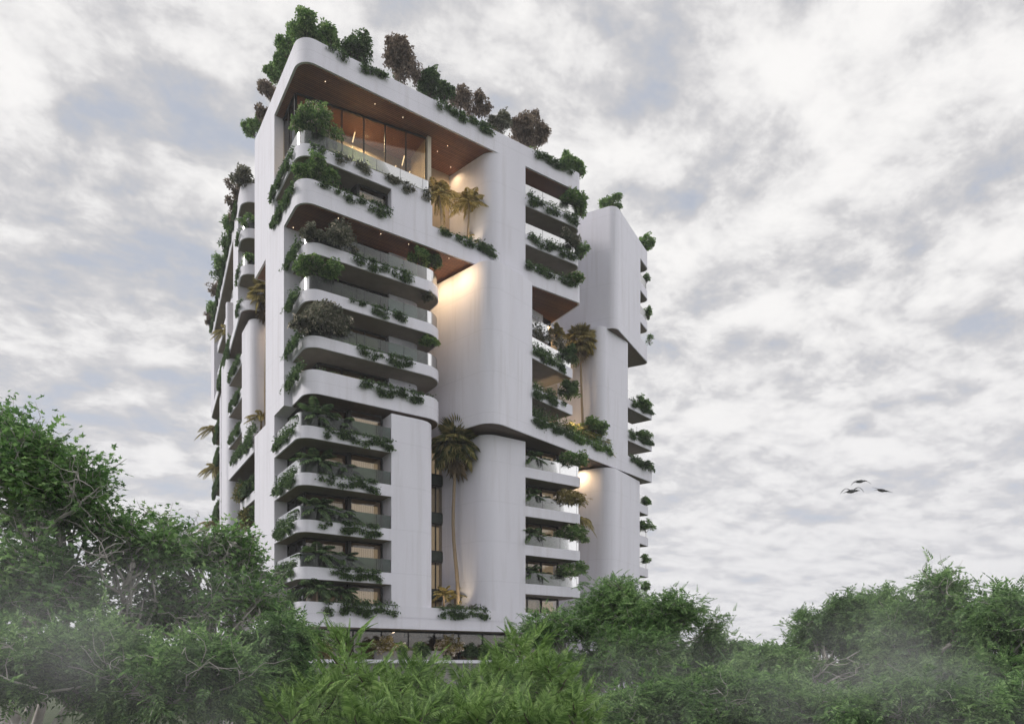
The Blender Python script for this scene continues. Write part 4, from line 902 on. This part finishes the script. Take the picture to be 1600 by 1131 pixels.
# ------------------------------------------------------------ birds
def bird(px, py, D, span, roll, up1, up2, head, label):
    c = np.array(at(px, py, D)); r = empty('bird', tuple(c)); tag(r, label, 'bird', 'birds flying in the sky')
    ca, sa = math.cos(roll), math.sin(roll)
    def T_(p): x, y, z = p; return np.array([x*ca-z*sa, y, x*sa+z*ca])*span+c
    n = 9; prof = [(-.26, .012), (-.20, .05), (-.12, .07), (-.02, .085), (.08, .08), (.15, .055), (.21, .042), (.26, .048), (.30, .035), (.335, .012)]
    pts = np.array([T_((head*.95*t, .12*t, .10*t if t > 0 else .10*t)) for t, _ in prof])
    v, f = tube(pts, np.array([q for _, q in prof])*span, 9); tri_mesh('body', v, f, 'hazed_plumage', r, smooth=True)
    v, f = tube([T_((head*.31, .04, .032)), T_((head*.37, .045, .030)), T_((head*.41, .05, .02))], np.array([.02, .014, .004])*span, 6); tri_mesh('beak', v, f, 'bark_dark', r)
    for s, u in ((-1, up1), (1, up2)):
        m_ = 12; P = []
        for i in range(m_):
            t = i/(m_-1); x = s*(.03+.50*t); z = u[0]*math.sin(t*math.pi*.62)*.22+u[1]*t*t*.3
            ch = .17*(1-t)**.5*(1-.25*t)+.012; sweep = -.06*math.sin(t*2.2)
            P.append([T_((x, sweep+ch*.35, z+.012)), T_((x, sweep, z+.022*(1-t)+.004)), T_((x, sweep-ch*.65, z-.03*ch/.17)), T_((x, sweep, z-.012*(1-t)-.004))])
        P = np.array(P).reshape(-1, 3); f = []
        for i in range(m_-1):
            for j in range(4):
                a_ = i*4+j; b_ = i*4+(j+1) % 4; f += [(a_, b_, b_+4), (a_, b_+4, a_+4)]
        k = (m_-1)*4; f += [(k, k+1, k+2), (k, k+2, k+3), (2, 1, 0), (3, 2, 0)]
        tri_mesh('wing', P, f, 'hazed_plumage', r)
    tri_mesh('tail', *(np.array([T_(p) for p in ((-head*.22, 0, .01), (-head*.40, .05, -.06), (-head*.40, -.05, -.075), (-head*.22, 0, -.03))]), np.array([(0, 1, 2), (0, 2, 3), (0, 3, 1), (1, 3, 2)])), 'hazed_plumage', r)
bird(1344, 752, 52, 1.4, .05, (.6, -1.15), (.25, -.75), 1, 'dark bird with both wings bowed down, the highest of the three')
bird(1330.5, 767.5, 52, 1.65, .05, (1.1, -1.1), (1.3, -1.2), 1, 'dark bird with wings arched in an M shape, lower left of the three')
bird(1378, 766, 53, 1.5, -.22, (.1, .0), (.1, -.1), 1, 'dark bird gliding with wings spread flat, rightmost of the three')
# ------------------------------------------------------------ the trees in front
def big_tree(base, label, ell, n, tpl, size, mat, bark='bark_pale', trunk_r=.2, clumps=9, ntw=26, twig=.5, grav=.25, hub=None, flat=.75, cr=.34, bare=0, group='leafy trees in front of the tower', cat='tree', outl=.55, lean=.2):
    base = np.array(base, float); E = []
    for px, py, rx, ry, D in ell:
        c = np.array(at(px, py, D)); E.append((c, np.array([rx/F*D, (rx+ry)/2/F*D*.9, ry/F*D])))
    r = empty('tree', tuple(base)); tag(r, label, cat, group)
    mc = np.mean([c for c, _ in E], 0); hubp = np.array(hub) if hub is not None else np.array([base[0]*.4+mc[0]*.6, base[1]*.4+mc[1]*.6, base[2]+(min(c[2]-q[2] for c, q in E)-base[2])*.72])
    wood = [tube(curve(base, hubp, 7, .04), np.linspace(trunk_r, trunk_r*.7, 7), 8)]
    P, D_, Nn = [], [], []; tot = sum(q[0]*q[2] for _, q in E)
    for c, q in E:
        lim = curve(hubp, c-UP*q[2]*.35, 7, .10, .05); wood.append(tube(lim, np.linspace(trunk_r*.55, trunk_r*.22, 7), 6))
        K = clumps; dirs = rvec(K); dirs[:, 2] = np.abs(dirs[:, 2])*1.0-.30; cc = c+dirs*rng.uniform(.35, .80, (K, 1))*q
        qm = float(np.mean(q)); nl = int(n*q[0]*q[2]/tot)
        for j in range(K):
            rc = qm*cr*rng.uniform(.75, 1.3); s0 = lim[rng.integers(3, 7)]
            br = curve(s0, cc[j], 6, .10, .04); wood.append(tube(br, np.linspace(trunk_r*.20, .016, 6), 4))
            nt_ = ntw; en = cc[j]+rvec(nt_)*rc*rng.uniform(.4, 1.75, (nt_, 1))*np.array([1, 1, flat])+(cc[j]-c)/np.maximum(q, .1)*rc*outl
            st = cc[j]+(br[3]-cc[j])*rng.uniform(0, .6, (nt_, 1))
            for i in range(int(nt_*twig)): wood.append(tube(curve(st[i], en[i], 4, .08), np.array([.016, .012, .008, .004]), 3))
            m = nl//K; k = rng.integers(0, nt_, m); t = rng.uniform(.25, 1.03, (m, 1))
            p = st[k]+(en[k]-st[k])*t+rng.normal(0, size*.45, (m, 3)); P.append(p)
            D_.append(nrm(en[k]-st[k])*.8+rvec(m)*.75-UP*grav)
    for i in range(bare):
        c, q = E[rng.integers(0, len(E))]; d = rvec(1)[0]; d[2] = d[2]*.5+.25; d[1] = -1.1; d[0] *= 1.2; d /= np.linalg.norm(d)
        e_ = c+d*q*rng.uniform(.85, 1.1); cv = curve(c-UP*q[2]*.3-np.array([0, q[1]*.6, 0]), e_, 8, .09); wood.append(tube(cv, np.linspace(trunk_r*.17, .006, 8), 5))
        for s in range(9):
            p0 = cv[rng.integers(2, 8)]; wood.append(tube(curve(p0, p0+(rvec(1)[0]+UP*.3+nrm(e_-c)*.6)*qm*rng.uniform(.2, .5), 6, .12), np.linspace(trunk_r*.06, .003, 6), 4))
    P = np.concatenate(P); D_ = np.concatenate(D_); P[:, 2] = np.maximum(P[:, 2], .1)
    v, f = scatter(tpl, P, D_, UP+rvec(len(P))*.55, rng.uniform(.65, 1.3, len(P))*size)
    tri_mesh('crown', v, f, mat, r); v, f = merge(wood); tri_mesh('trunk', v, f, bark, r, smooth=True)
    return r
def gb(px, D): q = at(px, HOR, D); return (q[0], q[1], 0)
big_tree(gb(40, 15), 'tall broad-leaved tree filling the left edge of the photo', [(20, 740, 115, 125, 15), (110, 800, 120, 130, 15.5), (205, 860, 90, 95, 15), (60, 930, 170, 130, 14.5), (-60, 700, 100, 130, 15.5)], 25000, MAPLE, .16, 'leaf_maple', trunk_r=.2, clumps=18, ntw=34, bare=7, cr=.36)
big_tree(gb(300, 17), 'broad-leaved tree reaching over to the left wing of the tower', [(270, 860, 80, 75, 17), (350, 860, 75, 70, 17.5), (300, 960, 130, 90, 16.5), (405, 930, 70, 80, 17)], 10500, MAPLE, .155, 'leaf_maple', trunk_r=.18, clumps=16, ntw=30, bare=6, cr=.36)
big_tree(gb(230, 12.5), 'lower tree with pale forked bare branches in the left foreground', [(120, 1050, 190, 90, 12.5), (300, 1070, 150, 80, 12.5)], 8500, PINNATE, .29, 'leaf_acacia', trunk_r=.16, clumps=16, ntw=26, bare=8, cr=.34, grav=.1)
big_tree(gb(430, 14), 'leafy green shrubby tree at the left corner of the tower base', [(430, 1010, 55, 60, 14.5), (400, 1085, 110, 60, 14), (480, 1100, 80, 50, 14)], 5000, PINNATE, .32, 'leaf_acacia', clumps=12, ntw=22, trunk_r=.12, bare=2)
big_tree(gb(965, 27), 'airy spreading tree in front of the right foot of the tower', [(960, 955, 85, 66, 27), (1050, 975, 95, 55, 27.5), (880, 985, 75, 45, 26.5), (985, 1010, 110, 40, 26), (1120, 1020, 70, 40, 28), (950, 1050, 130, 50, 26), (1075, 1060, 110, 50, 27)], 13000, PINNATE, .36, 'leaf_acacia', trunk_r=.3, clumps=17, ntw=30, flat=.6, cr=.33, bare=1)
big_tree(gb(1290, 24), 'dense wide tree right of the gap of sky', [(1285, 995, 80, 50, 24), (1360, 970, 90, 60, 24), (1230, 1055, 110, 60, 23.5), (1370, 1065, 120, 60, 23)], 9500, PINNATE, .38, 'leaf_acacia', bark='bark_pale', trunk_r=.3, clumps=14, ntw=26, flat=.6, cr=.30, bare=5)
big_tree(gb(1480, 20), 'tall feathery tree with upright top near the right edge', [(1465, 925, 38, 42, 20), (1430, 990, 90, 65, 20), (1520, 985, 85, 75, 20), (1450, 1030, 90, 40, 19.5), (1480, 1075, 140, 70, 19)], 7500, PINNATE, .36, 'leaf_acacia', trunk_r=.24, clumps=12, ntw=24, bare=6, cr=.33)
big_tree(gb(1620, 18), 'leafy tree cut off by the right edge of the photo', [(1590, 975, 75, 70, 18), (1660, 1000, 90, 90, 18), (1590, 1080, 100, 65, 17)], 4800, PINNATE, .36, 'leaf_acacia', trunk_r=.2, clumps=12, ntw=22, bare=3)
big_tree(gb(1180, 34), 'hazy background tree low in the gap of sky', [(1180, 1045, 75, 40, 34), (1110, 1050, 70, 40, 35), (1240, 1060, 70, 40, 34)], 4500, PINNATE, .5, 'leaf_acacia', clumps=10, ntw=20, trunk_r=.2)
big_tree(gb(1150, 15), 'low bushy tree in the right middle foreground', [(1010, 1110, 100, 45, 16), (1130, 1105, 110, 50, 15), (1260, 1110, 110, 50, 15)], 7000, PINNATE, .30, 'leaf_acacia', clumps=14, ntw=22, trunk_r=.12, bare=6)
big_tree(gb(1420, 13), 'low bushy tree in the right front corner', [(1400, 1115, 120, 50, 13.5), (1540, 1110, 110, 55, 13)], 5000, PINNATE, .30, 'leaf_acacia', clumps=14, ntw=22, trunk_r=.12, bare=6)
for i, (px, py, D, rx) in enumerate(((500, 1070, 40, 60), (600, 1085, 38, 70), (700, 1085, 37, 60), (790, 1065, 38, 60), (850, 1035, 40, 60))):
    big_tree(gb(px, D), 'round garden bush before the terrace wall, %s from the left' % ('first', 'second', 'third', 'fourth', 'last')[i], [(px, py+22, rx, 30, D)], 3200, TUFT, .26, 'leaf_acacia', clumps=14, ntw=18, trunk_r=.15, group='garden bushes before the terrace', cat='bush')

def ferny(px, D, tip, label, hw=1.0, nb=26, lean=0.0):
    """young tree with flat fern-like sprays set on upswept branches"""
    t = np.array(at(px, tip+(26 if tip < 1000 else 42), D)); base = np.array([t[0]-lean, t[1], 0]); r = empty('young_tree', tuple(base)); tag(r, label, 'young tree', 'bright feathery young trees in front')
    stem = curve(base, t, 14, .006); wood = [tube(stem, np.linspace(.07, .008, 14), 6)]; P, Dd, Nn, Sc = [], [], [], []
    z0 = max(1.2, t[2]-2.8)
    for i in range(nb):
        f = (i+rng.uniform(0, .8))/nb; z = z0+(t[2]-z0)*f; s = base+(t-base)*(z/t[2]); a = i*2.4+rng.uniform(-.4, .4)
        ln = hw*(1-f)**.75*.95+.22; d = np.array([math.cos(a), math.sin(a), .45+.8*f]); d /= np.linalg.norm(d)
        br = curve(s, s+d*ln, 6, .05, .06); wood.append(tube(br, np.linspace(.018, .004, 6), 4))
        m = max(4, int(ln*13))
        for j in range(m):
            q = (j+1)/m; p = br[0]+(br[-1]-br[0])*q+UP*.06*math.sin(q*3.1)*ln; sd = 1 if j % 2 else -1
            side = np.cross(d, UP); side /= np.linalg.norm(side)
            P.append(p); Dd.append(d*.55+side*sd*(.85 if q < .98 else .05)+UP*.05+rng.normal(0, .18, 3)); Nn.append(np.cross(side, d)+rng.normal(0, .45, 3)); Sc.append((.26+.14*(1-q))*rng.uniform(.8, 1.15))
        P.append(br[-1]); Dd.append(d); Nn.append(rng.normal(0, 1, 3)); Sc.append(.36)
    for j in range(4): P.append(t-UP*.05*j); Dd.append(UP+rng.normal(0, .25, 3)); Nn.append(rng.normal(0, 1, 3)); Sc.append(.36)
    v, f = scatter(FEATHER, np.array(P), np.array(Dd), np.array(Nn), np.array(Sc)); tri_mesh('crown', v, f, 'leaf_bright', r)
    v, f = merge(wood); tri_mesh('trunk', v, f, 'bark_dark', r, smooth=True)
FY = [(541, 978, 9.6, .9, 'tallest tip, just left of centre'), (655, 1010, 9.2, .95, 'below the central recess'), (735, 1030, 8.8, .9, 'small tip right of the central one'), (815, 985, 9.4, 1.1, 'right of centre, below the lower middle stack'),
      (860, 1010, 8.6, .9, 'right end of the row of bright tips'), (600, 1050, 8.0, .9, 'low and near, between the two left tips'), (690, 1062, 7.6, .9, 'lowest and nearest in the middle'), (500, 1040, 8.6, .8, 'left end of the row of bright tips'), (775, 1050, 7.8, .9, 'low and near, right of the middle'), (900, 1068, 8.0, .8, 'low one at the far right of the row'), (455, 1075, 7.8, .8, 'low one at the far left of the row'), (565, 1090, 6.8, .8, 'bottom edge, left of the middle'), (830, 1085, 6.9, .8, 'bottom edge, right of the middle'),
      (635, 1035, 8.4, .9, 'between the two central tips'), (785, 1015, 8.9, .9, 'just left of the tall right tip'), (575, 1022, 9.0, .8, 'just right of the tallest tip'), (745, 1075, 6.8, .9, 'bottom edge, middle'), (650, 1090, 6.5, .9, 'bottom edge, below the central recess')]
for px, py, D, hw, lb in FY: ferny(px, D, py, 'bright green feathery young tree, '+lb, hw, 30, rng.uniform(-.2, .2))

# far-off wood closing the horizon beyond the site
n_ = 26000; x_ = rng.uniform(-420, 420, n_); y_ = rng.uniform(190, 300, n_); hh = 5+2.5*np.sin(x_*.05)+2*np.sin(x_*.13+y_*.03)+1.5*np.sin(x_*.31)
P = np.stack([x_, y_, np.abs(hh)*rng.uniform(.15, 1, n_)], 1); v, f = scatter(TUFT, P, UP*.6+rvec(n_), UP+rvec(n_)*.8, rng.uniform(1.6, 3.4, n_))
tag(tri_mesh('distant_wood', v, f, 'leaf_acacia'), 'far-off wood closing the horizon behind the tower', 'wood', kind='stuff')
# ------------------------------------------------------------ air
def vol(name, mk_, density, aniso=.2, col=(.93, .95, 1)):
    m = bpy.data.materials.new(name); m.use_nodes = True; t = m.node_tree; t.nodes.clear()
    v = t.nodes.new('ShaderNodeVolumePrincipled'); v.inputs['Density'].default_value = density; v.inputs['Color'].default_value = (*col, 1); v.inputs['Anisotropy'].default_value = aniso
    o = t.nodes.new('ShaderNodeOutputMaterial'); t.links.new(v.outputs[0], o.inputs['Volume']); M[name] = m
mb = MB(); mb.add([(x, y, z) for z in (-1, 56) for x, y in ((-450, -30), (450, -30), (450, 310), (-450, 310))], [(3, 2, 1, 0), (4, 5, 6, 7), (0, 1, 5, 4), (1, 2, 6, 5), (2, 3, 7, 6), (3, 0, 4, 7)])
vol('haze_air', None, .0005); tag(mb.build('haze', 'haze_air'), kind='stuff')
def puff(px, py, D, rx, ry, rd, dens, label, seed):
    """a bank of thin mist: densest in the middle, ragged, fading to nothing well inside its bounds"""
    c = at(px, py, D); rx = rx/F*D; ry = ry/F*D; mb = MB()
    mb.add([(c[0]+a*rx, c[1]+b*rd, c[2]+e*ry) for e in (-1, 1) for a, b in ((-1, -1), (1, -1), (1, 1), (-1, 1))], [(3, 2, 1, 0), (4, 5, 6, 7), (0, 1, 5, 4), (1, 2, 6, 5), (2, 3, 7, 6), (3, 0, 4, 7)])
    nm = 'mist_air_%d' % seed; vol(nm, None, dens, .1, (.97, .98, 1)); t = M[nm].node_tree; N_ = t.nodes.new
    tc_ = N_('ShaderNodeTexCoord'); mp = N_('ShaderNodeMapping'); mp.inputs['Location'].default_value = (-1, -1, -1); mp.inputs['Scale'].default_value = (2, 2, 2)
    t.links.new(tc_.outputs['Generated'], mp.inputs[0]); gr = N_('ShaderNodeTexGradient'); gr.gradient_type = 'SPHERICAL'; t.links.new(mp.outputs[0], gr.inputs[0])
    no = N_('ShaderNodeTexNoise'); no.inputs['Scale'].default_value = .55; no.inputs['Detail'].default_value = 3; g = N_('ShaderNodeNewGeometry')
    ad = N_('ShaderNodeVectorMath'); ad.operation = 'ADD'; ad.inputs[1].default_value = (seed*7.3, 0, 0); t.links.new(g.outputs['Position'], ad.inputs[0]); t.links.new(ad.outputs[0], no.inputs['Vector'])
    r_ = N_('ShaderNodeMapRange'); r_.inputs[1].default_value = .42; r_.inputs[2].default_value = .72; t.links.new(no.outputs[0], r_.inputs[0])
    m1 = N_('ShaderNodeMath'); m1.operation = 'MULTIPLY'; t.links.new(gr.outputs[1], m1.inputs[0]); t.links.new(r_.outputs[0], m1.inputs[1])
    m2 = N_('ShaderNodeMath'); m2.operation = 'MULTIPLY'; m2.inputs[1].default_value = dens; t.links.new(m1.outputs[0], m2.inputs[0])
    v = [q for q in t.nodes if q.type == 'PRINCIPLED_VOLUME'][0]; t.links.new(m2.outputs[0], v.inputs['Density']); M[nm].cycles.homogeneous_volume = False
    tag(mb.build('mist', nm, loc=c), label, 'mist', kind='stuff')
puff(130, 1010, 10.5, 420, 230, 3.0, .17, 'pale mist drifting over the trees at the lower left', 1)
puff(700, 1140, 7.5, 500, 110, 1.6, .13, 'thin mist along the bottom edge in the middle', 2)
puff(1060, 1100, 16, 420, 120, 3.5, .13, 'thin mist before the airy tree at the right foot of the tower', 3)
puff(1460, 1060, 12, 420, 190, 3.0, .22, 'pale mist drifting through the trees at the lower right', 4)
